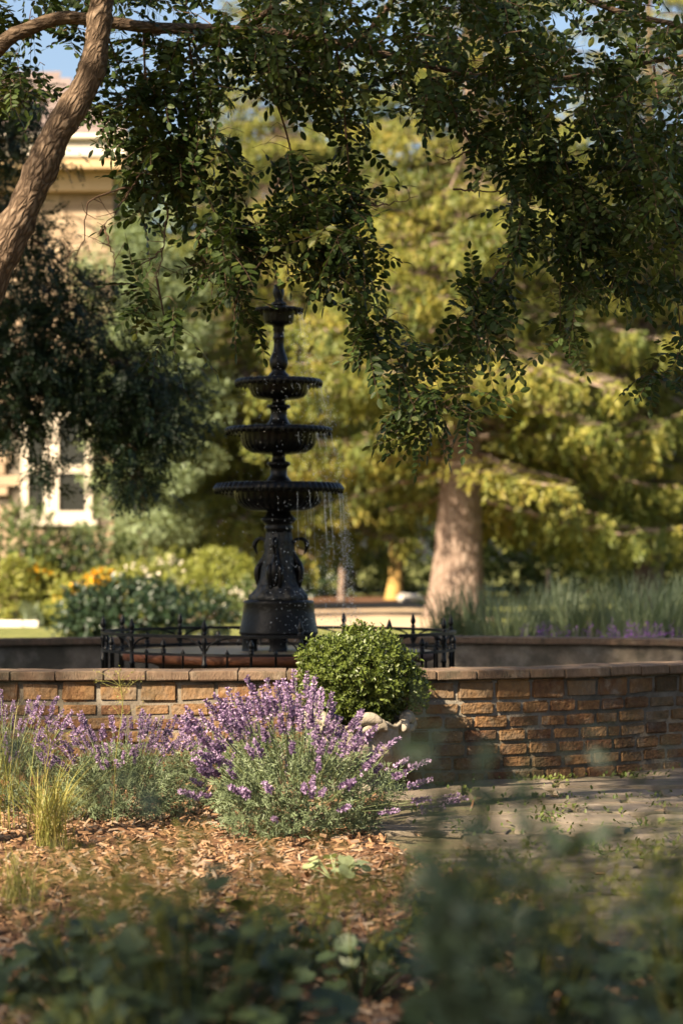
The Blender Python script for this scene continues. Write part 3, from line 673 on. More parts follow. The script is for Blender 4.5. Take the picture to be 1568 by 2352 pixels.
def seed_stalk(loc, h, label, n=5, mat=M_grassg):
    r = empty('wild_stalk', loc, label, 'weed'); mb = MB(); T = []
    P = smooth_path([(0, 0, 0), (.02, 0, h*.5), (.05, 0, h*.8), (.03, 0, h)], 10); tube(mb, P, .002, 4, cap=False)
    for k in range(n*4):
        t = random.uniform(.55, 1); p = P[int(t*9)]; e = p+np.array([random.gauss(0, .05), random.gauss(0, .05), random.uniform(.02, .08)])
        tube(mb, [p, (p+e)/2+[0, 0, .01], e], .0009, 3, cap=False)
        T += [e+rng.normal(size=3)*.010 for _ in range(7)]
    T = np.array(T); mb.scatter(OVAL2, frames(rdir(len(T)), scale=rng.uniform(.006, .011, len(T))), T); mb.build('stem', mat, r)
seed_stalk((-1.08, 11.4, 0), .72, 'thin weed with tiny pale flowers above the middle lavender')
seed_stalk((-1.40, 11.2, 0), .50, 'thin seeding weed among the left lavender and golden grass')
# pale broad leaved seedling
def round_leaf(n=16, lob=8, amp=.12, cup=.2):
    a = np.arange(n)/n*2*np.pi+np.pi/n; r = (1+amp*np.cos(a*lob))*(1-.55*np.exp(-((np.abs((a+np.pi/2+np.pi) % (2*np.pi)-np.pi))/.25)**2))
    V = np.vstack([[0, .5, 0], np.column_stack([.5*r*np.cos(a), .5+.5*r*np.sin(a), cup*.5*(r**2)*(1+.35*np.cos(a*lob))])])
    return V, np.array([(0, 1+i, 1+(i+1) % n) for i in range(n)])
RLEAF = round_leaf()
def rosette(name, loc, n, R, H, L, mat, label, cat, flowers=None, group=None, nf=0, fh=.1, lobes=RLEAF):
    r = empty(name, loc, label, cat, group); m_ = MB(); m_.add(lobes[0]*1.0, lobes[1], 0, .5); lm = m_.mesh('leaf', mat); st = MB()
    for k in range(n):
        a = random.uniform(0, 6.283); q = math.sqrt(random.random()); hz = H*(1-.55*q*q)*random.uniform(.55, 1.05)
        p = np.array([R*q*math.cos(a), R*q*math.sin(a), hz]); d = unit(np.array([math.cos(a)*q+random.gauss(0, .35), math.sin(a)*q+random.gauss(0, .35), random.uniform(-.45, .2)]))
        up = unit(np.array([math.cos(a)*q*.5+random.gauss(0, .3), math.sin(a)*q*.5-.2+random.gauss(0, .3), 1.0])); M = frames(d[None], up[None])[0]
        mk('leaf', lm, r, p-d*L*.3, quat=Matrix(M.tolist()).to_quaternion(), scale=L*random.uniform(.6, 1.2))
        tube(st, smooth_path([(p[0]*.15, p[1]*.15, 0), (p[0]*.6, p[1]*.6, hz*.7), p-d*L*.3], 5), .0025, 4, cap=False)
    st.build('leaf_stalks', mat, r, kind='stuff')
    if nf:
        fb = MB(); T = []
        for k in range(nf):
            a = random.uniform(0, 6.283); q = math.sqrt(random.random())*1.1; p = np.array([R*q*math.cos(a), R*q*math.sin(a), H*random.uniform(.85, 1.05)+fh*random.random()])
            tube(fb, smooth_path([(p[0]*.3, p[1]*.3, H*.3), (p[0]*.7, p[1]*.7, H*.75), p], 5), .0015, 3, cap=False)
            T.append(p+rng.normal(size=(46, 3))*[.030, .030, .022])
        T = np.vstack(T); fb.scatter(OVAL2, frames(rdir(len(T)), scale=rng.uniform(.009, .017, len(T))), T); fb.build('flower_sprays', flowers, r, kind='stuff')
    return r
rosette('broad_leaf_seedling', (-.02, 9.55, 0), 26, .12, .12, .062, M_pale, 'pale green broad leaved seedling in the mulch gap', 'plant')
# lady's mantle in the shaded foreground
AG = 'mantle plants in the shaded foreground'
rosette('mantle_plant', (-.31, 5.2, 0), 280, .33, .57, .062, M_alch, 'broad mantle plant with yellow green flowers at lower left', 'plant', M_alchfl, AG, 34, .10)
rosette('mantle_plant', (.05, 6.9, 0), 60, .20, .20, .065, M_alch, 'low mantle plant in the dip between the two big ones', 'plant', M_alchfl, AG, 16, .16)
rosette('mantle_plant', (.42, 5.5, 0), 230, .30, .47, .070, M_alch, 'large dark mantle plant at lower right with few flowers', 'plant', M_alchfl, AG, 36, .14)
rosette('mantle_plant', (.72, 4.8, 0), 120, .15, .55, .065, M_alch, 'tall mantle plant running off the bottom right corner', 'plant', M_alchfl, AG, 36, .16)
rosette('mantle_plant', (-.78, 7.0, 0), 80, .22, .20, .06, M_alch, 'low mantle plant by the short grass tuft at left', 'plant', M_alchfl, AG, 7, .10)
rosette('mantle_plant', (-.16, 7.3, 0), 80, .24, .20, .06, M_alch, 'low mantle plant in front of the large lavender', 'plant', M_alchfl, AG, 9, .10)
rosette('mantle_plant', (.40, 7.6, 0), 90, .24, .24, .06, M_alch, 'low mantle plant at the corner of the paving', 'plant', M_alchfl, AG, 22, .14)
rosette('mantle_plant', (-.62, 6.1, 0), 130, .26, .40, .065, M_alch, 'blurred mantle plant at the left behind the broad one', 'plant', M_alchfl, AG, 16, .10)
rosette('mantle_plant', (.95, 6.4, 0), 120, .24, .36, .065, M_alch, 'mantle plant by the paving at the right edge', 'plant', M_alchfl, AG, 24, .16)
rosette('mantle_plant', (-.50, 4.2, 0), 110, .18, .44, .065, M_alch, 'mantle plant cut off by the bottom left corner', 'plant', M_alchfl, AG, 6, .1)
rosette('mantle_plant', (-.12, 4.0, 0), 130, .20, .44, .06, M_alch, 'very blurred mantle plant along the bottom edge', 'plant', None, AG, 0, .1)
rosette('mantle_plant', (.34, 4.2, 0), 130, .22, .42, .065, M_alch, 'very blurred mantle plant below the large dark one', 'plant', None, AG, 0, .1)
# tall stems close to the camera
def tall_stem(loc, tips, label, n=9, L=.034):
    r = empty('tall_leafy_stem', loc, label, 'plant', 'tall blurred stems near the camera'); st = MB(); T = []; D = []
    loc = np.asarray(loc, float)
    for (tx, ty, d) in tips:
        e = at(tx, ty, d)-loc; P = smooth_path([(random.gauss(0, .03), random.gauss(0, .03), 0), e*[.55, .55, .5], e], 14); tube(st, P, np.linspace(.003, .0015, 14), 5, cap=False)
        for k in range(n):
            t = random.uniform(.62, 1)
            p = P[int(t*13)]
            for _ in range(5): T.append(p+rng.normal(size=3)*.020); D.append(rdir(1)[0]+[0, 0, .2])
    st.build('stalks', M_near, r, kind='stuff'); T = np.array(T)
    lf = MB(); lf.scatter(OVAL, frames(np.array(D), scale=rng.uniform(.6, 1.3, len(T))*L), T); lf.build('leaves', M_near, r, kind='stuff')
tall_stem((.17, 2.9, 0), [(985, 1640, 2.9), (1045, 1600, 2.8), (1010, 1740, 3.0), (960, 1560, 3.1), (1110, 1700, 2.9), (1060, 1860, 2.9)], 'blurred green stems right of the stone urn', 9)
tall_stem((.26, 3.1, 0), [(1180, 1760, 3.1), (1215, 1640, 3.0), (1340, 1790, 3.2), (1260, 1880, 3.0), (1150, 1900, 3.2)], 'blurred green stems in front of the right hand brickwork', 8)
tall_stem((.36, 3.3, 0), [(1400, 1640, 3.3), (1530, 1700, 3.4), (1560, 1850, 3.2), (1490, 1900, 3.2)], 'blurred green stems by the right edge of the frame', 5)
tall_stem((-.28, 2.8, 0), [(330, 1562, 2.8), (195, 1690, 2.7), (110, 1600, 2.6), (440, 1790, 2.9), (20, 1520, 2.6)], 'sparse blurred stems before the left lavender', 1)

# ------------------------------------------------------------------ black locust overhead
def compound(nl=13, L=.21, ll=.051, simple=False):
    "pinnate leaf: rachis along +Y drooping to -Z, leaflets in pairs"
    mb = MB(); k = nl//2; t = np.linspace(.18, 1, k+1); dro = random.uniform(.05, .35)
    P = np.column_stack([np.zeros(k+1), L*t, -dro*L*t**2]); T = []; D = []; S_ = []
    for i in range(k):
        for s in (-1, 1):
            T.append(P[i]+[s*.003, 0, 0]); D.append((s*random.uniform(.7, 1), random.uniform(.25, .6), random.uniform(-.5, .15))); S_.append(ll*random.uniform(.85, 1.1)*(1-.25*(i/k)**2))
    T.append(P[-1]); D.append((0, 1, -.3)); S_.append(ll*.95)
    T, D = np.array(T), np.array(D); n = len(T)
    up = np.tile([0, 0, 1.], (n, 1))+rng.normal(size=(n, 3))*.35
    mb.scatter(DIAM if simple else OVAL, frames(D, up, scale=np.array(S_)), T, 0, rng.random(n)*.5+random.random()*.5)
    if not simple: tube(mb, np.vstack([[0, 0, 0], P]), .0011, 3, mi=1, cap=False)
    return mb
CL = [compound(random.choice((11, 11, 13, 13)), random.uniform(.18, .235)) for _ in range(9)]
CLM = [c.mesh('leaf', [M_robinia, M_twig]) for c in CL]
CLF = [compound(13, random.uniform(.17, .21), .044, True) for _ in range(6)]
def mat_from(mbsrc): return mbsrc
def place_leaves(dst, src, Ms, Ts):
    "copies of compound leaves joined into dst"
    which = rng.integers(0, len(src), len(Ts))
    for k, s in enumerate(src):
        idx = np.where(which == k)[0]
        if not len(idx): continue
        V0 = np.vstack(s.V); n = len(idx)
        V = (np.einsum('nij,pj->npi', Ms[idx], V0)+Ts[idx][:, None, :]).reshape(-1, 3); r0 = rng.random(n)
        for (b, m, r, sm) in s.F:
            F = (b[None]+(np.arange(n)*len(V0))[:, None, None]+dst.n).reshape(-1, b.shape[1])
            dst.F.append((F, np.tile(m, n), (np.tile(r, n)*.5+np.repeat(r0, len(b))*.5), sm))
        dst.V.append(V); dst.n += len(V)
tree = empty('black_locust_tree', at(-330, 1950, 10.4)*[1, 1, 0], 'black locust with curved brown trunk at upper left and leafy overhanging limb', 'tree')
TO = np.array(tree.location)
mb = MB()
tp = smooth_path([at(-330, 2000, 10.4)*[1, 1, 0]-[0, 0, .1], at(-300, 1500, 10.4), at(-190, 1050, 10.4), at(-40, 690, 10.4), at(55, 480, 10.4), at(130, 310, 10.4), at(205, 180, 10.4), at(228, 60, 10.4), at(240, -60, 10.4), at(255, -220, 10.5), at(200, -420, 10.5), at(260, -700, 10.3)], 90)
trad = np.interp(np.linspace(0, 1, 90), [0, .1, .3, .5, .6, .75, 1], [.12, .088, .075, .062, .052, .052, .03])
tube(mb, tp-TO, trad*(1+.06*np.sin(np.arange(90)*.9)+.05*np.sin(np.arange(90)*2.3)), 24, bump=.05); mb.build('trunk', M_bark, tree)
M_bark_h = barkmat('robinia_limb_bark', [(.02, .013, .009), (.06, .04, .026), (.11, .076, .05), (.15, .11, .08)], 84)
def limb(ptsD, r0, r1, name='limb', n=50, mat=M_bark_h, seg=10):
    P = smooth_path([at(*p) for p in ptsD], n); m_ = MB(); tube(m_, P-TO, np.linspace(r0, r1, n), seg, bump=.03); m_.build(name, mat, tree); return P
limb([(-190, 330, 10.7), (0, 108, 10.6), (60, 70, 10.6), (140, 42, 10.6), (230, 48, 10.6), (330, 62, 10.6), (430, 66, 10.7), (560, 70, 10.8), (700, 84, 10.9), (830, 112, 11), (950, 142, 11.1), (1080, 172, 11.2), (1250, 185, 11.3), (1450, 150, 11.4), (1620, 120, 11.5)], .036, .008)
limb([(810, 105, 11), (850, 70, 10.9), (900, 0, 10.8), (960, -100, 10.7)], .018, .012, n=20)
limb([(560, 70, 10.8), (620, 20, 10.6), (700, -60, 10.4)], .016, .012, n=20)
limb([(1250, -60, 11), (1400, 20, 11), (1568, 60, 11)], .016, .012, n=20)
leafT, leafM = [], []; twigs = MB()
def put_leaves(base, axis, n_extra=0):
    leafT.append(base); leafM.append(axis)
def spray(ptsD, wD, n, r0=.006, t0=.1, dd=.35, sub=True):
    P = smooth_path([at(*p) for p in ptsD], 26); tube(twigs, P-TO, np.linspace(r0, .0015, 26), 5, cap=False)
    k = 0
    while k < n:
        t = random.uniform(t0, 1); i = min(25, int(t*25.99)); p = P[i]; d = p[1]
        nb = min(random.randint(3, 6), n-k)               # one twiglet carries a few leaves
        off = np.array([random.gauss(0, wD)/FPX*d, random.gauss(0, dd*.5), random.gauss(-.1, .5)*wD/FPX*d])
        e = p+off; mid = (p+e)/2+np.array([0, 0, .03])
        if sub: tube(twigs, smooth_path([p, mid, e], 5)-TO, [.0022, .0018, .0015, .0012, .001], 3, cap=False)
        for j in range(nb):
            f = random.random(); b = p+(e-p)*(.35+.65*f)+rng.normal(size=3)*.008
            ax = unit(unit(off+1e-6)*.5+rng.normal(size=3)*.65+[0, 0, -.35]); leafT.append(b); leafM.append(ax)
        k += nb
SPR = [([(235, 50, 10.7), (280, 170, 10.8), (300, 260, 10.9)], 42, 46), ([(330, 70, 10.7), (335, 250, 10.8), (330, 370, 10.8), (310, 420, 10.8)], 48, 60), ([(350, 200, 10.7), (400, 330, 10.8), (450, 420, 10.8)], 45, 50),
       ([(430, 66, 10.7), (460, 250, 10.8), (520, 380, 10.9), (570, 480, 11), (610, 550, 11)], 52, 95), ([(360, 640, 10.8), (370, 690, 10.8), (385, 760, 10.8), (410, 830, 10.8)], 36, 30), ([(480, 460, 10.8), (520, 560, 10.8), (470, 660, 10.8)], 36, 34),
       ([(560, 70, 10.8), (640, 250, 10.9), (680, 400, 11), (700, 520, 11), (690, 600, 11)], 55, 105), ([(640, 380, 10.9), (760, 480, 11), (830, 560, 11)], 48, 62), ([(770, 95, 11), (785, 200, 11), (805, 430, 11), (815, 480, 11), (840, 600, 11), (880, 740, 11)], 34, 74),
       ([(880, 720, 11), (920, 840, 11), (980, 920, 11), (1040, 950, 11)], 48, 84), ([(690, 500, 11), (610, 590, 10.9), (545, 680, 10.8), (540, 800, 10.8)], 30, 44), ([(770, 560, 11), (810, 640, 11), (850, 740, 11)], 38, 46),
       ([(975, 150, 11.1), (1030, 230, 11.1), (1080, 330, 11.1), (1130, 385, 11.1), (1210, 400, 11.1)], 34, 26), ([(1150, 180, 11.2), (1190, 300, 11.2), (1220, 420, 11.2), (1200, 540, 11.2)], 55, 74), ([(1200, 540, 11.2), (1130, 640, 11.2), (1080, 700, 11.2), (1110, 800, 11.2)], 40, 64),
       ([(1250, 185, 11.3), (1290, 350, 11.2), (1340, 480, 11.2), (1400, 580, 11.2), (1480, 680, 11.2)], 58, 125), ([(1340, 480, 11.3), (1290, 600, 11.2), (1285, 760, 11.2)], 44, 66), ([(1440, 200, 11.3), (1450, 330, 11.3), (1470, 470, 11.3)], 60, 80),
       ([(1500, 150, 11.4), (1530, 400, 11.4), (1545, 600, 11.4), (1560, 800, 11.4), (1510, 870, 11.4)], 34, 66), ([(900, 120, 11), (930, 200, 11), (960, 270, 11)], 40, 34), ([(680, 84, 10.9), (660, 150, 10.9), (690, 210, 10.9)], 45, 40)]
for (p, wd, n) in SPR: spray(p, wd, n)
# bare hanging twigs
for p in ([(330, 390, 10.8), (295, 440, 10.8), (255, 500, 10.8), (225, 540, 10.8)], [(300, 430, 10.8), (225, 450, 10.8), (200, 480, 10.8), (190, 560, 10.8), (150, 590, 10.8)], [(385, 480, 10.8), (375, 570, 10.8), (360, 650, 10.8)], [(375, 570, 10.8), (340, 600, 10.8), (300, 610, 10.8)], [(450, 540, 10.9), (475, 620, 10.9), (490, 660, 10.9)],
          [(800, 470, 11), (880, 470, 11), (960, 450, 11)], [(1080, 345, 11.1), (1040, 365, 11.1), (1015, 365, 11.1)], [(1040, 435, 11.1), (1120, 440, 11.1), (1190, 437, 11.1)], [(1470, 470, 11.3), (1465, 540, 11.3), (1440, 610, 11.3)], [(240, 520, 10.8), (255, 570, 10.8), (265, 610, 10.8)]):
    P = smooth_path([at(*q) for q in p], 18); P[1:-1] += rng.normal(size=(16, 3))*.004; tube(twigs, P-TO, np.linspace(.005, .0015, 18), 5, cap=False)
    for k in range(6):
        i = random.randint(4, 16); e = P[i]+rng.normal(size=3)*[.06, .05, .05]; tube(twigs, np.array([P[i], (P[i]+e)/2+rng.normal(size=3)*.006, e])-TO, [.0022, .0016, .001], 4, cap=False)
# dense ceiling of leaves along the top and right
for (cx_, cy_, rx, ry, n, d0, d1) in ((470, 30, 300, 90, 120, 10.4, 11.6), (900, 20, 320, 110, 190, 10.2, 11.8), (1300, 50, 320, 140, 190, 10, 12), (1380, 260, 210, 150, 105, 10.2, 11.8), (720, 150, 240, 70, 60, 10.6, 11.6), (60, 30, 150, 80, 60, 10.6, 11.6), (50, 150, 80, 70, 28, 10.8, 11.8), (120, 180, 100, 40, 12, 11, 12), (30, 200, 60, 70, 14, 11, 12), (1540, 330, 80, 240, 50, 10.5, 11.8), (1060, 170, 150, 70, 50, 10.8, 11.5), (320, 150, 110, 80, 40, 10.6, 11.4)):
    for k in range(n//4):
        a = random.uniform(0, 6.283); q = math.sqrt(random.random()); c = at(cx_+rx*q*math.cos(a), cy_+ry*q*math.sin(a), random.uniform(d0, d1))
        e = c+rng.normal(size=3)*[.16, .12, .08]; tube(twigs, np.array([c, (c+e)/2+[0, 0, .03], e])-TO, [.003, .002, .001], 3, cap=False)
        for j in range(4): leafT.append(c+(e-c)*random.random()); leafM.append(unit(rng.normal(size=3)*.8+unit(e-c)*.5+[0, 0, -.3]))
twigs.build('twigs', M_twig, tree, kind='stuff')
leafT = np.array(leafT); leafM = np.array(leafM)
GAPS = [(630, 285, 75, 55), (905, 290, 60, 70), (975, 470, 120, 120), (965, 650, 75, 90), (235, 560, 60, 110), (642, 690, 58, 80), (455, 745, 34, 80), (720, 800, 85, 120), (1235, 660, 34, 70), (1400, 760, 60, 70), (110, 135, 60, 50), (190, 400, 40, 60), (590, 330, 34, 40), (1120, 520, 40, 60), (740, 330, 34, 40)]
lm2 = leafT+leafM*.12; kd = np.ones(len(leafT), bool)
for pp in (leafT, lm2):
    ux = pp[:, 0]/pp[:, 1]*FPX+CX; uy = HORY-(pp[:, 2]-EYE)/pp[:, 1]*FPX
    for (gx_, gy_, ga, gb) in GAPS: kd &= ~((((ux-gx_)/ga)**2+((uy-gy_)/gb)**2 < 1) & (rng.random(len(ux)) < .85))
leafT, leafM = leafT[kd], leafM[kd]; n = len(leafT)
upv = np.tile([0, 0, 1.], (n, 1))+rng.normal(size=(n, 3))*.45
Mx = frames(leafM, upv, scale=rng.uniform(.8, 1.12, n))
pick = rng.permutation(900)[:290] if n > 900 else np.arange(min(n, 290)); mask = np.zeros(n, bool); mask[pick] = True
for i in pick:
    sca = np.linalg.norm(Mx[i][:, 1]); mk('leaf', CLM[rng.integers(0, len(CLM))], tree, leafT[i]-TO, quat=Matrix((Mx[i]/sca).tolist()).to_quaternion(), scale=float(sca))
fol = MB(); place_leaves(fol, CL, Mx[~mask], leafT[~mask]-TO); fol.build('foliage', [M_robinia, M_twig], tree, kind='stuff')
# unseen leaf clumps, added as upper crown to shade the foreground and the pool
cm = []
for v in range(4):
    m_ = MB(); k = 150; d = rdir(k); T = d*(rng.random(k)**.4*.75)[:, None]*[1.1, 1.1, .75]
    place_leaves(m_, CLF, frames(unit(d+rng.normal(size=(k, 3))*.7), np.array([0, 0, 1.]), scale=rng.uniform(1.3, 1.7, k)), T); cm.append(m_.mesh('shade_leaf_clump', [M_robinia]))
SUNNY = [(.09, 13.08, .70, .30), (.05, 13.0, .3, .2), (-.2, 11.1, .35, .45), (-.9, 11.7, .3, .3), (-1.0, 10.3, 0, .55), (-.6, 9.7, 0, .3), (-.35, 10.0, 0, .2), (-.9, 13.5, .25, .10), (-.35, 13.5, .30, .08), (1.3, 13.85, .3, .10), (-1.25, 10.4, 2.3, .12)]
def shade(target, zlo, zhi, owner, oloc, mlist, sc_=1.0):
    "hang an added, unseen leaf clump on the ray from a shaded place to the sun"
    t = np.asarray(target, float); z = random.uniform(zlo, zhi)
    for _ in range(40):
        c = t+SUN*((z-t[2])/SUN[2])
        if c[1] > .5 and abs(c[0]) < .1412*c[1]+.9*sc_ and c[2] < EYE+.2324*c[1]+.9*sc_: z += .35
        else: break
    for (px, py, pz, pr) in SUNNY:                     # gaps shaped into the added clumps to keep these spots sunlit
        v = c-np.array([px, py, pz]); a = v@SUN
        if np.linalg.norm(v-a*SUN) < pr+.55*sc_: return
    o = mk('shade_leaf_clump', random.choice(mlist), owner, c-oloc); o.rotation_euler = (0, 0, random.uniform(0, 6.28)); o.scale = (sc_,)*3
def ggrid(x0, x1, y0, y1, st, z, j=.25):
    return [(x+random.uniform(-j, j)*st, y+random.uniform(-j, j)*st, z) for x in np.arange(x0, x1, st) for y in np.arange(y0, y1, st)]
for t in ggrid(-1.6, 1.9, 2.0, 9.2, .9, .2): shade(t, 4.6, 6.5, tree, TO, cm)
for t in ggrid(-1.4, 2.6, 10.6, 12.2, .85, 2.9): shade(t, 5.0, 6.8, tree, TO, cm)
for t in [(.55, 13.5, .35), (.85, 13.6, .2), (1.05, 13.7, .45), (1.5, 13.95, .1), (1.75, 14.2, .4), (1.95, 14.3, .2), (2.2, 14.5, .4), (-1.7, 13.5, .4), (-1.2, 13.5, .5), (-.6, 13.5, .5), (-.1, 13.5, .55)]: shade(t, 4.4, 5.6, tree, TO, cm, .42)
for t in ggrid(.4, 2.3, 9.6, 13.2, .55, .05):
    if random.random() < .62: shade(t, 3.9, 5.0, tree, TO, cm, random.uniform(.22, .36))
for t in [(-1.6, 13.5, .35), (-1.25, 13.5, .3), (-.62, 13.5, .4), (-.05, 13.5, .45)]: shade(t, 4.2, 5.4, tree, TO, cm, .5)
for t in ggrid(1.2, 3.2, 8.2, 11.0, 1.5, .1): shade(t, 4.8, 6.5, tree, TO, cm)

# ------------------------------------------------------------------ dark honey locust at left, behind the pool
t2 = empty('honey_locust_tree', (-5.2, 21.5, 0), 'dark shaded locust whose fine branches hang before the house', 'tree'); T2 = np.array(t2.location)
mb = MB(); tube(mb, smooth_path([(0, 0, -.1), (.1, 0, 1.5), (.0, .1, 3.5), (.3, 0, 6), (.2, 0, 9)], 30), np.linspace(.2, .09, 30), 14, bump=.03); mb.build('trunk', M_dbark, t2)
tw = MB(); lt, lm_ = [], []
for (p, wd, n) in (([(-420, 500, 21.8), (-60, 470, 22), (60, 540, 22), (150, 610, 22), (260, 690, 22)], 42, 70), ([(-420, 560, 21.8), (-80, 660, 22), (90, 740, 22), (250, 830, 22), (420, 900, 22)], 44, 230),
                   ([(-420, 640, 21.8), (-80, 780, 22), (100, 880, 22), (280, 940, 22), (400, 980, 22)], 46, 300), ([(-100, 900, 21.9), (60, 930, 22), (108, 1010, 22), (116, 1120, 22)], 17, 40),
                   ([(-420, 420, 21.8), (-60, 330, 22), (20, 330, 22), (60, 380, 22)], 46, 80), ([(180, 860, 22), (260, 960, 22), (295, 1050, 22), (310, 1110, 22)], 36, 110), ([(-80, 560, 22), (30, 620, 22), (120, 680, 22), (200, 740, 22)], 46, 120), ([(-60, 880, 22), (0, 940, 22), (30, 990, 22)], 40, 90), ([(250, 780, 22.2), (330, 880, 22.2), (380, 980, 22.2)], 34, 80), ([(-60, 250, 22), (20, 240, 22), (60, 280, 22)], 44, 80), ([(-60, 180, 22), (0, 190, 22), (40, 230, 22)], 36, 40), ([(-60, 430, 22), (30, 470, 22), (90, 540, 22)], 34, 50), ([(-60, 740, 22), (60, 820, 22), (160, 880, 22)], 44, 110)):
    P = smooth_path([at(*q) for q in p], 30); tube(tw, P-T2, np.linspace(.018, .003, 30), 5, cap=False)
    for k in range(int(n*3.2)):
        t = random.uniform(.25, 1); q = P[min(29, int(t*29.9))]; e = q+np.array([random.gauss(0, wd)/FPX*22, random.gauss(0, .3), random.gauss(-.1, .6)*wd/FPX*22])
        if k % 3 == 0: tube(tw, np.array([q, (q+e)/2+[0, 0, .03], e])-T2, [.004, .003, .0015], 3, cap=False)
        lt.append(e); lm_.append(unit(unit(e-q+1e-6)*.5+rng.normal(size=3)*.6+[0, 0, -.3]))
tw.build('twigs', M_twig, t2, kind='stuff')
lt = np.array(lt); lm_ = np.array(lm_); n = len(lt); mb = MB()
CL2 = [compound(15, random.uniform(.18, .22), .046, True) for _ in range(6)]
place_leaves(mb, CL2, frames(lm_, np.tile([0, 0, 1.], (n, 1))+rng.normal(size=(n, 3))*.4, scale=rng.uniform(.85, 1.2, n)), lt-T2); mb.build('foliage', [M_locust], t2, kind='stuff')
for t in ggrid(-3.2, 4.4, 14.8, 20.5, 1.3, .9): shade(t, 6.5, 8.5, t2, T2, cm, 1.25)
for t in ggrid(-3.0, 3.2, 19.2, 20, .8, .4): shade(t, 6.0, 7.5, t2, T2, cm, 1.15)
for t in ggrid(.8, 4.6, 21, 27, 1.5, .8): shade(t, 6.8, 8.6, t2, T2, cm, 1.3)
for t in [(FX, 16, .8), (FX-.2, 16, 1.0), (FX, 16, 1.4), (FX-.3, 16, 1.8), (FX+.1, 16, 2.1), (FX, 16, 2.6), (FX-.8, 15.4, .7), (FX+.6, 15.4, .7)]: shade(t, 5.6, 7.5, t2, T2, cm, 1.0)
for t in ggrid(-4.8, -1.2, 21.2, 22.8, 1.1, 3.0)+ggrid(-4.8, -2.0, 21.2, 22.6, 1.2, 4.4): shade(t, 6.8, 8.4, t2, T2, cm, 1.25)

# ------------------------------------------------------------------ spruces
def bough_mesh(seed):
    random.seed(seed); mb = MB()
    t = np.linspace(0, 1, 12); main = np.column_stack([t, .04*np.sin(t*5+seed), .06*t-.34*t**1.5+.16*t**4])
    tube(mb, main, np.linspace(.016, .003, 12), 5, mi=1, cap=False); T = []; D = []; S_ = []
    for k in range(78):
        f = random.uniform(.12, 1); i = f*11; i0 = min(10, int(i)); p = main[i0]+(main[i0+1]-main[i0])*(i-i0)
        s = random.choice((-1, 1))*random.random()*.36*(1.05-f)**.6; q = p+np.array([abs(s)*.5, s, -.15*abs(s)])
        if k % 3 == 0: tube(mb, [p, (p+q)/2+[0, 0, .01], q], [.005, .004, .002], 3, mi=1, cap=False)
        hl = random.uniform(.03, .115); sw = rng.normal(size=2)*.02
        for j in range(8):
            g = (j+.5)/8; T.append(q+np.array([sw[0]*g, sw[1]*g, -hl*g])); D.append(np.array([random.gauss(0, .5)+.25, random.gauss(0, .5), -1.0+.6*random.random()])); S_.append(random.uniform(.024, .042))
        for j in range(4): T.append(p+(q-p)*random.random()); D.append(np.array([1, random.gauss(0, .8), random.gauss(0, .3)])); S_.append(random.uniform(.026, .045))
    mb.scatter(leaf_t(W=.34, pts=((.3, .9), (.7, .8)), fold=.3, curl=-.1), frames(np.array(D), None, scale=np.array(S_)), np.array(T), 0, np.repeat(rng.random(78), 12)*.7+rng.random(78*12)*.3)
    return mb.mesh('bough', [M_spruce, M_sprbark])
BG_ = [bough_mesh(s) for s in range(7)]; random.seed(21)
def spruce(loc, h, rbase, nb, label, trunk, lean=0.0, zmin=2.6, lmax=5.0, bare=0, skip=None, dead=()):
    r = empty('spruce_tree', loc, label, 'tree', 'spruces behind the pool'); mb = MB()
    z = np.linspace(-.1, h, 40); rad = np.interp(z/h, [0, .01, .04, .09, .16, .4, 1], np.array([1.36, 1.22, 1.05, .93, .84, .6, .06])*trunk)
    P = np.column_stack([lean*z*.06+.03*np.sin(z*.6), .02*np.sin(z*.5), z]); tube(mb, P, rad, 22, bump=.03); mb.build('trunk', M_sprbark, r)
    for k in range(nb):
        f = (k+random.random())/nb; zb = zmin+(h-zmin-.3)*f**1.12; a = k*2.39996+random.gauss(0, .35)
        L = min(lmax, rbase*(1-zb/h)**.75+.5)*random.uniform(.7, 1.1)
        if skip and skip(zb, a): continue
        o = mk('bough', BG_[k % 7], r, (np.interp(zb, z, P[:, 0]), np.interp(zb, z, P[:, 1]), zb), scale=(L, L*random.uniform(.85, 1.2), L*random.uniform(.7, 1.25)))
        o.rotation_euler = (random.gauss(0, .15), random.gauss(.0, .14), a)
    for (x0, z0, x1, z1) in dead:
        m_ = MB(); tube(m_, smooth_path([(x0, -.3, z0), ((x0+x1)/2, -1.2, (z0+z1)/2+.1), (x1, -2.2, z1)], 10), np.linspace(.07, .03, 10), 6); m_.build('dead_branch', M_sprbark, r)
    return r
spruce((2.54, 54, 0), 19, 6.0, 185, 'big spruce with broad grey trunk right of the fountain', .56, lean=.55, zmin=2.7, skip=lambda z, a: z < 4.6 and math.sin(a) < -.4 and math.cos(a) < .4, dead=((.6, 11.2, -.3, 9.0), (.3, 9.0, -.9, 7.2), (.4, 8.2, -1.7, 8.9)))
spruce((-1.8, 67, 0), 18.5, 7.0, 200, 'yellow green spruce directly behind the fountain with low drooping boughs', .3, zmin=2.5, lmax=5.4, dead=((-.2, 4.2, -3.0, 2.1),))
spruce((7.6, 60, 0), 18, 5.8, 180, 'spruce at the right edge behind the tall ornamental grasses', .35, zmin=2.4)

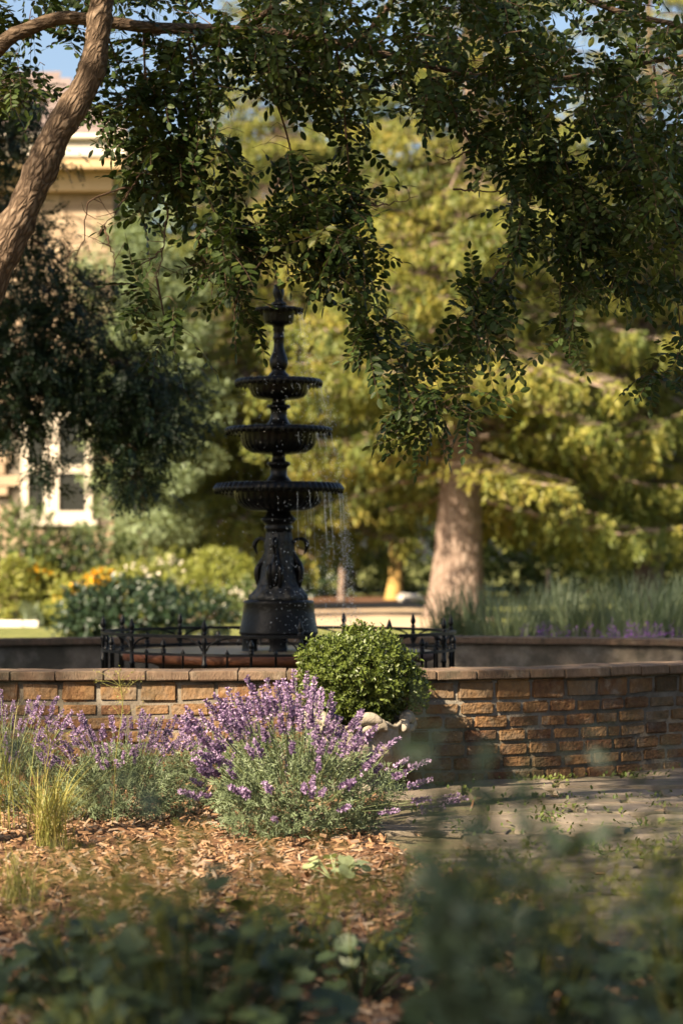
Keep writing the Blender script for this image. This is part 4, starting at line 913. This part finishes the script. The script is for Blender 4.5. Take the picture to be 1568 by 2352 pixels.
# ------------------------------------------------------------------ broadleaf trees behind
def crown_mesh(n, R, clumps, leaf, mat, seed):
    rs = np.random.default_rng(seed); R = np.asarray(R, float)
    d = unit(rs.normal(size=(clumps, 3))); cc = d*R*(rs.random(clumps)**.45)[:, None]; cr = rs.uniform(.16, .34, clumps)*R.min()
    w_ = rs.integers(0, clumps, n); dd = unit(rs.normal(size=(n, 3))); T = cc[w_]+dd*(cr[w_]*rs.random(n)**.35)[:, None]*[1, 1, .75]
    mb = MB(); mb.scatter(OVAL2, frames(unit(dd+rs.normal(size=(n, 3))*.6), dd*.5+np.array([0, 0, 1.])+rs.normal(size=(n, 3))*.4, scale=leaf*rs.uniform(.7, 1.3, n)), T, 0, np.clip(rs.random(clumps)[w_]*.65+rs.random(n)*.35, 0, 1))
    return mb.mesh('crown', mat)
def tree_at(name, loc, me, cz, h, tr, bark, label, scale=1.0, rz=0.0, group=None, low=0, toff=0):
    r = empty(name, loc, label, 'tree', group); mb = MB()
    tube(mb, smooth_path([(0, 0, -.1), (.05+toff*.3, .05, h*.3), (toff*.7-.1, 0, h*.65), (toff, 0, h)], 20), np.interp(np.linspace(0, 1, 20), [0, .06, .3, 1], [1.35*tr, tr, .88*tr, .3*tr]), 12, bump=.04)
    for k in range(7):
        a = random.uniform(0, 6.28); z0 = h*random.uniform(.4, .85); tube(mb, smooth_path([(toff*z0/h, 0, z0), (math.cos(a)*h*.13, math.sin(a)*h*.13, z0+h*.08), (math.cos(a)*h*.25, math.sin(a)*h*.25, z0+h*.12)], 7), np.linspace(tr*.4, tr*.1, 7), 6, cap=False)
    mb.build('trunk', bark, r); o = mk('crown', me, r, (toff, 0, cz), scale=scale); o.rotation_euler = (0, 0, rz); return r
C_sage = crown_mesh(36000, (1.75, 1.6, 5.0), 190, .105, M_sage, 3)
tree_at('sage_green_tree', (at(325, 1300, 53.5)[0], 53.5, 0), C_sage, 5.0, 9, .11, M_dbark, 'slender grey green tree beside the stone house')
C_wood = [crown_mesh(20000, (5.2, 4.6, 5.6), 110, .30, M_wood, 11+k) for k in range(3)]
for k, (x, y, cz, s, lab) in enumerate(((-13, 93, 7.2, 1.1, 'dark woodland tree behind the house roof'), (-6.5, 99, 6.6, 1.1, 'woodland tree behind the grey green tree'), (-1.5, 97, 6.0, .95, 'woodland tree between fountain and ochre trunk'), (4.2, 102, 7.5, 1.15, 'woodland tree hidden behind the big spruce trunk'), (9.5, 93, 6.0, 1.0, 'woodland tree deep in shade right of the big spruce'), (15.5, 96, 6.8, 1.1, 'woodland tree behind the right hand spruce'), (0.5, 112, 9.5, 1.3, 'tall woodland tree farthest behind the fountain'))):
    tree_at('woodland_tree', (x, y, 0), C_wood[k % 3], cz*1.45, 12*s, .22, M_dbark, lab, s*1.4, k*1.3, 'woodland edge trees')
C_pale = crown_mesh(16000, (3.4, 3.0, 3.6), 70, .22, M_shrubg, 31)
tree_at('ochre_trunk_tree', (at(905, 1375, 80)[0], 80, 0), C_pale, 6.0, 6.5, .26, M_ybark, 'tree with straight ochre trunk left of the big spruce', toff=.1)
tree_at('thin_brown_tree', (at(784, 1380, 76)[0], 76, 0), C_pale, 6.6, 6.0, .12, M_sprbark, 'tree with thin reddish trunk right of the fountain', .8, 2.0)
def shrub(name, loc, R, n, leaf, mat, label, cat='shrub', per=8, group=None, fl=None, nfl=0, fsz=.05, tmpl=OVAL2, seed=1, up=.4, wob=.12):
    r = empty(name, loc, label, cat, group); R = np.asarray(R, float)
    leaf_ball(MB(), (0, 0, R[2]*.9), R, n, per, leaf, tmpl, inner=.3, wob=wob, seed=seed, up=up).build('foliage', mat, r, kind='stuff')
    st = MB()
    for k in range(9):
        a = k*.7; tube(st, smooth_path([(0, 0, 0), (R[0]*.3*math.cos(a), R[1]*.3*math.sin(a), R[2]*.7), (R[0]*.6*math.cos(a), R[1]*.6*math.sin(a), R[2]*1.2)], 5), [.02, .017, .014, .01, .006], 5, cap=False)
    st.build('stems', M_twig, r, kind='stuff')
    if nfl:
        fb = MB(); d = rdir(nfl); d[:, 2] = np.abs(d[:, 2])*.9+.15; d[:, 1] = -np.abs(d[:, 1]); T = unit(d)*R*1.06+[0, 0, R[2]*.9]
        Tn = np.repeat(T, 8, 0); dn = rdir(len(Tn))+np.repeat(d, 8, 0)*.4; fb.scatter(OVAL2, frames(dn, None, scale=rng.uniform(.6, 1.1, len(Tn))*fsz), Tn); fb.build('flowers', fl, r, kind='stuff')
    return r
def gx(xd, d): return (xd-CX)/FPX*d
# woodland understorey
for k, (x, y, R, m, lab) in enumerate(((gx(770, 86), 86, (2.4, 1.5, 2.0), M_shrubg, 'green understorey shrub behind the fountain pedestal'), (gx(1000, 88), 88, (2.2, 1.5, 2.2), M_shrubg, 'green understorey shrub between ochre trunk and big spruce'), (gx(1190, 82), 82, (2.4, 1.4, 2.0), M_shrubg, 'dark understorey shrub just right of the big spruce'), (gx(1340, 84), 84, (2.4, 1.4, 2.0), M_shruby, 'sunlit understorey shrub in the woodland shade'), (gx(1500, 80), 80, (2.2, 1.4, 1.4), M_wood, 'dark understorey shrub at the right edge'), (gx(620, 84), 84, (2.6, 1.5, 2.4), M_shrubd, 'dark understorey shrub left of the fountain pedestal'))):  # shrub left of the pedestal gets dark leaves in place of spruce shade
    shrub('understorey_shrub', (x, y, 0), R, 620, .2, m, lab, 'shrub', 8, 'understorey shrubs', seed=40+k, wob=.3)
mb = lathe(MB(), [(.07, 0), (.075, .02), (.07, .9), (.05, 1.0)], 10); tag(mb.build('wooden_post', M_sprbark, None, (gx(1258, 78), 78, 0)), 'short pale wooden post at the woodland edge', 'post')
m_ = MB(); box(m_, (0, 0, .12), (.75, .5, .3), bevel=.10, jit=.03); tag(m_.build('white_rock', M_white, None, (gx(942, 76), 76, 0)), 'pale boulder between ochre trunk and big spruce', 'rock')

# ------------------------------------------------------------------ garden beds in front of the house
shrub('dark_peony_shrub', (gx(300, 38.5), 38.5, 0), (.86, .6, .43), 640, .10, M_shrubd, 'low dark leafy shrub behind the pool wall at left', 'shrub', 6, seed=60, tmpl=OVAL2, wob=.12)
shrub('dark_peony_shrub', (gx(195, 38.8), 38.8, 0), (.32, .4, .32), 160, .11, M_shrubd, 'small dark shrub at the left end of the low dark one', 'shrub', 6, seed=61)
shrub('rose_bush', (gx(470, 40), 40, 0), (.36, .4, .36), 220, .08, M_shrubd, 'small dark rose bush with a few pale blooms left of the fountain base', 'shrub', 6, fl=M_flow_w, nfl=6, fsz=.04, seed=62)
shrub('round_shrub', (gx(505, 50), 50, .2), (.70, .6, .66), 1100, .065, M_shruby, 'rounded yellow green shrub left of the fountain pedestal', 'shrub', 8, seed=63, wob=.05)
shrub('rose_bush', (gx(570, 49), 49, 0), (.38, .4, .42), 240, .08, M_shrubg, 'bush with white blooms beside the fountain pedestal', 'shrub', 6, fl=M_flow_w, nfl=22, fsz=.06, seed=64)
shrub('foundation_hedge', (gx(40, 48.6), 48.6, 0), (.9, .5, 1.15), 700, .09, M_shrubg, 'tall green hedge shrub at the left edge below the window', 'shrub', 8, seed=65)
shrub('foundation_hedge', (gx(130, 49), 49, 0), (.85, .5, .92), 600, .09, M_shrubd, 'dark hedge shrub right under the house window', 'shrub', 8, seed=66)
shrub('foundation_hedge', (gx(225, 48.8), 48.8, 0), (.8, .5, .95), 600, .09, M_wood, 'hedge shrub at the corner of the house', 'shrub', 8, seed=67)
FG = 'flower clumps before the house'
for k, (x, d, R, m, f, nf, fs, lab) in enumerate(((235, 48, (.45, .35, .38), M_shruby, M_flow_y, 130, .10, 'clump thick with yellow daisies above the dark shrub'), (95, 48.2, (.35, .3, .42), M_shruby, M_flow_y, 26, .10, 'clump with a few yellow blooms below the hedge at left'), (175, 47.4, (.40, .3, .30), M_shruby, M_flow_y, 40, .09, 'low clump with scattered yellow blooms'), (310, 48, (.45, .35, .42), M_shruby, M_flow_w, 22, .08, 'light green clump with cream blooms above the dark shrub'), (385, 48.3, (.5, .35, .48), M_shruby, M_flow_w, 20, .08, 'tall light green clump with cream blooms left of the round shrub'), (150, 46.8, (.42, .3, .13), M_shruby, None, 0, 0, 'low green edging cushion beside the sandy path'), (25, 47.6, (.4, .3, .45), M_shruby, None, 0, 0, 'light green clump at the left edge of the flower bed'))):
    shrub('flower_clump', (gx(x, d), d, 0), np.array(R)*[1.05, 1, 1.45], 420, .07, m, lab, 'flowers', 7, FG, fl=f, nfl=nf, fsz=fs or .05, seed=70+k, up=.9)
tuft('spiky_grass', (gx(75, 46.5), 46.5, .0), 90, .62, .35, M_grassb, 'pale grey spiky grass clump by the path', w=.03, base=.10)
tuft('spiky_grass', (gx(370, 48.8), 48.8, 0), 120, 1.35, .55, M_grassb, 'tall arching grass fountain between hedge and round shrub', w=.03, base=.12)
tuft('spiky_grass', (gx(310, 49.2), 49.2, 0), 100, 1.2, .45, M_shrubg, 'upright green grass clump beside the tall arching one', w=.03, base=.12)
m_ = MB(); box(m_, (0, 0, .06), (1.2, .35, .13), bevel=.02); tag(m_.build('stone_edging', M_white, None, (gx(20, 46.4), 46.4, 0)), 'pale stone edging block at the left end of the path', 'stone')
m_ = MB(); box(m_, (0, 0, .2), (.9, .4, .42), bevel=.03); tag(m_.build('stone_step', M_path, None, (gx(560, 51.5), 51.5, 0)), 'pale stone block behind the rose bush by the fountain base', 'stone')

# grasses and salvia behind the far pool wall at right
GG = 'ornamental grasses behind the far pool wall'
gl = ('beside the big spruce trunk', 'second from the big spruce trunk', 'third from the big spruce trunk', 'fourth from the big spruce trunk', 'fifth from the big spruce trunk', 'sixth from the big spruce trunk', 'last before the right edge', 'tall and dark at the right edge', 'half out of the right edge')
for k, xd in enumerate((1035, 1095, 1165, 1240, 1310, 1385, 1450, 1520, 1580)):
    d = 24.5+random.uniform(-.8, .9)+(1.0 if k > 6 else 0); tuft('ornamental_grass', (gx(xd, d), d, 0), 320, 1.20+.04*k/2+random.uniform(-.08, .1), .42, M_grassb, 'shaded bluish ornamental grass clump '+gl[k], w=.012, group=GG, base=.08)
def salvia(xd, d, n, label, spread=.3):
    r = empty('salvia_clump', (gx(xd, d), d, 0), label, 'flowers', 'purple salvia clumps'); mb = MB(); T = []
    for k in range(n):
        b = np.array([random.gauss(0, spread*.5), random.gauss(0, .12), 0]); e = b+[random.gauss(0, .05), random.gauss(0, .05), random.uniform(.58, .74)]
        tube(mb, [b, (b+e)/2, e], .002, 3, cap=False)
        T.append(e-np.array([0, 0, 1])*np.linspace(0, .15, 16)[:, None]+rng.normal(size=(16, 3))*.008)
    mb.build('stems', M_grassb, r, kind='stuff'); T = np.vstack(T); f = MB(); f.scatter(OVAL2, frames(rdir(len(T)), scale=rng.uniform(.012, .022, len(T))), T); f.build('flower_spikes', M_salvia, r, kind='stuff')
salvia(1255, 21.3, 34, 'purple salvia behind the pool wall nearest the big spruce', .22); salvia(1400, 21.2, 46, 'purple salvia behind the pool wall in the middle of the grasses', .30); salvia(1500, 21.3, 40, 'purple salvia behind the pool wall near the right edge', .26)

# ------------------------------------------------------------------ house
HD = 58.0; hz = lambda y: EYE+(HORY-y)/FPX*HD; hx = lambda x: (x-CX)/FPX*HD
hs = empty('stone_house', (hx(0), HD, 0), 'tan stone house with cream windows and brown slate roof at left', 'house'); HO = np.array(hs.location)
XL, XR = hx(-420), hx(262); ZE = hz(445)
wx = [hx(50), hx(212)]; wz = [hz(1195), hz(945)]
m_ = MB()
def hbox(mb, x0, x1, y0, y1, z0, z1): box(mb, ((x0+x1)/2-HO[0], (y0+y1)/2-HO[1], (z0+z1)/2), (x1-x0, y1-y0, z1-z0))
hbox(m_, XL, XR, HD+.12, HD+4.2, -.1, ZE); m_.build('wall_core', M_mortar, hs)
# stone courses on the front, leaving the window opening free
zc = .0; stn = [];
while zc < ZE-.05:
    ch = min(random.choice((.22, .28, .34)), ZE-zc); x = XL+random.uniform(0, .4)
    while x < XR-.05:
        l = min(random.uniform(.4, .85), XR-x)
        if not (x+l > wx[0]-.02 and x < wx[1]+.02 and zc+ch > wz[0]-.02 and zc < wz[1]+.02) and x+l > hx(-60): stn.append((x, zc, l, ch))
        x += l
    zc += ch
stn.sort(key=lambda q: abs(q[0]+q[2]/2-hx(120)))
for i, (x, z0, l, ch) in enumerate(stn[:295]):
    b = MB(); box(b, (0, 0, 0), (l-.02, .13, ch-.02), bevel=.012, jit=.004); b.build('stone_block', M_house, hs, (x+l/2-HO[0], .06+random.uniform(-.008, .008), z0+ch/2))
rest = MB()
for (x, z0, l, ch) in stn[295:]: box(rest, (x+l/2-HO[0], .06, z0+ch/2), (l-.02, .13, ch-.02))
if stn[295:]: rest.build('stone_courses', M_house, hs, kind='stuff')
for (x0, x1, z0, z1) in ((wx[0]-.14, wx[0]+.005, wz[0], wz[1]), (wx[1]-.005, wx[1]+.14, wz[0], wz[1])): pass
wn = MB(); fr = .16
hbox(wn, wx[0], wx[0]+fr, HD-.05, HD+.10, wz[0], wz[1]); hbox(wn, wx[1]-fr, wx[1], HD-.05, HD+.10, wz[0], wz[1])
hbox(wn, wx[0]+fr, wx[1]-fr, HD-.05, HD+.10, wz[1]-.16, wz[1]); hbox(wn, wx[0]+fr, wx[1]-fr, HD-.05, HD+.10, wz[0], wz[0]+.22)
mx0, mx1 = hx(102), hx(136); hbox(wn, mx0, mx1, HD-.048, HD+.10, wz[0]+.22, wz[1]-.16)
zt0, zt1 = hz(1086), hz(1068); hbox(wn, wx[0]+fr, mx0, HD-.04, HD+.10, zt0, zt1); hbox(wn, mx1, wx[1]-fr, HD-.04, HD+.10, zt0, zt1)
win = wn.build('window', M_trim, hs)
for (a, b) in ((wx[0]+fr, mx0), (mx1, wx[1]-fr)):
    for (c, d) in ((wz[0]+.22, zt0), (zt1, wz[1]-.16)):
        p = MB(); hbox(p, a, b, HD+.03, HD+.05, c, d); p.build('pane', M_glass, win)
p = MB(); hbox(p, wx[0]-.12, wx[1]+.12, HD-.12, HD+.1, wz[0]-.12, wz[0]-.004); p.build('sill', M_trim, win)
p = MB(); hbox(p, XL, XR+.0, HD-.35, HD+.0, ZE+.02, hz(400)); p.build('frieze_board', M_soffit, hs)
p = MB(); hbox(p, XL, XR+.3, HD-.8, HD+4.6, hz(398), hz(370)); p.build('soffit', M_soffit, hs)
p = MB(); hbox(p, XL, XR+.35, HD-.86, HD-.80, hz(372), hz(338)); p.build('fascia', M_trim, hs)
p = MB(); tube(p, [(XL-HO[0], -.94, hz(330)), (XR+.4-HO[0], -.94, hz(330))], .075, 8); p.build('gutter', M_trim, hs)
rf = MB(); ex = HD-.9; rz0 = hz(334); rise = 2.1; dep = 2.5
rf.add(np.array([(XL, ex, rz0-.05), (XR+.4, ex, rz0-.05), (XR-1.6, ex+dep, rz0+rise-.05), (XL, ex+dep, rz0+rise-.05), (XR+.4, ex+2*dep+1, rz0-.05), (XL, ex+2*dep+1, rz0-.05)])-HO, [[0, 1, 2, 3], [3, 2, 4, 5]], 0, .5, smooth=False)
rf.add(np.array([(XR+.4, ex, rz0-.05), (XR+.4, ex+2*dep+1, rz0-.05), (XR-1.6, ex+dep, rz0+rise-.05)])-HO, [[0, 1, 2]], 0, .5, smooth=False)
roof = rf.build('roof', M_roof, hs)
sm_ = MB(); box(sm_, (0, 0, 0), (1, .34, .02)); slate = sm_.mesh('slate', M_roof); sl_a = math.atan2(rise, dep); rowi = 0
for k in range(10):
    f = (k+.5)/10; y = ex+dep*f; z = rz0+rise*f; x = hx(-20)+(.3 if k % 2 else 0)
    while x < XR+.4-2.0*f-.3:
        o = mk('slate', slate, roof, (x+.3-HO[0], y-HO[1], z-.02), scale=(.585, 1.15, 1)); o.rotation_euler = (sl_a-.03+random.uniform(-.01, .01), 0, 0); x += .6
print('objects', len(bpy.data.objects))
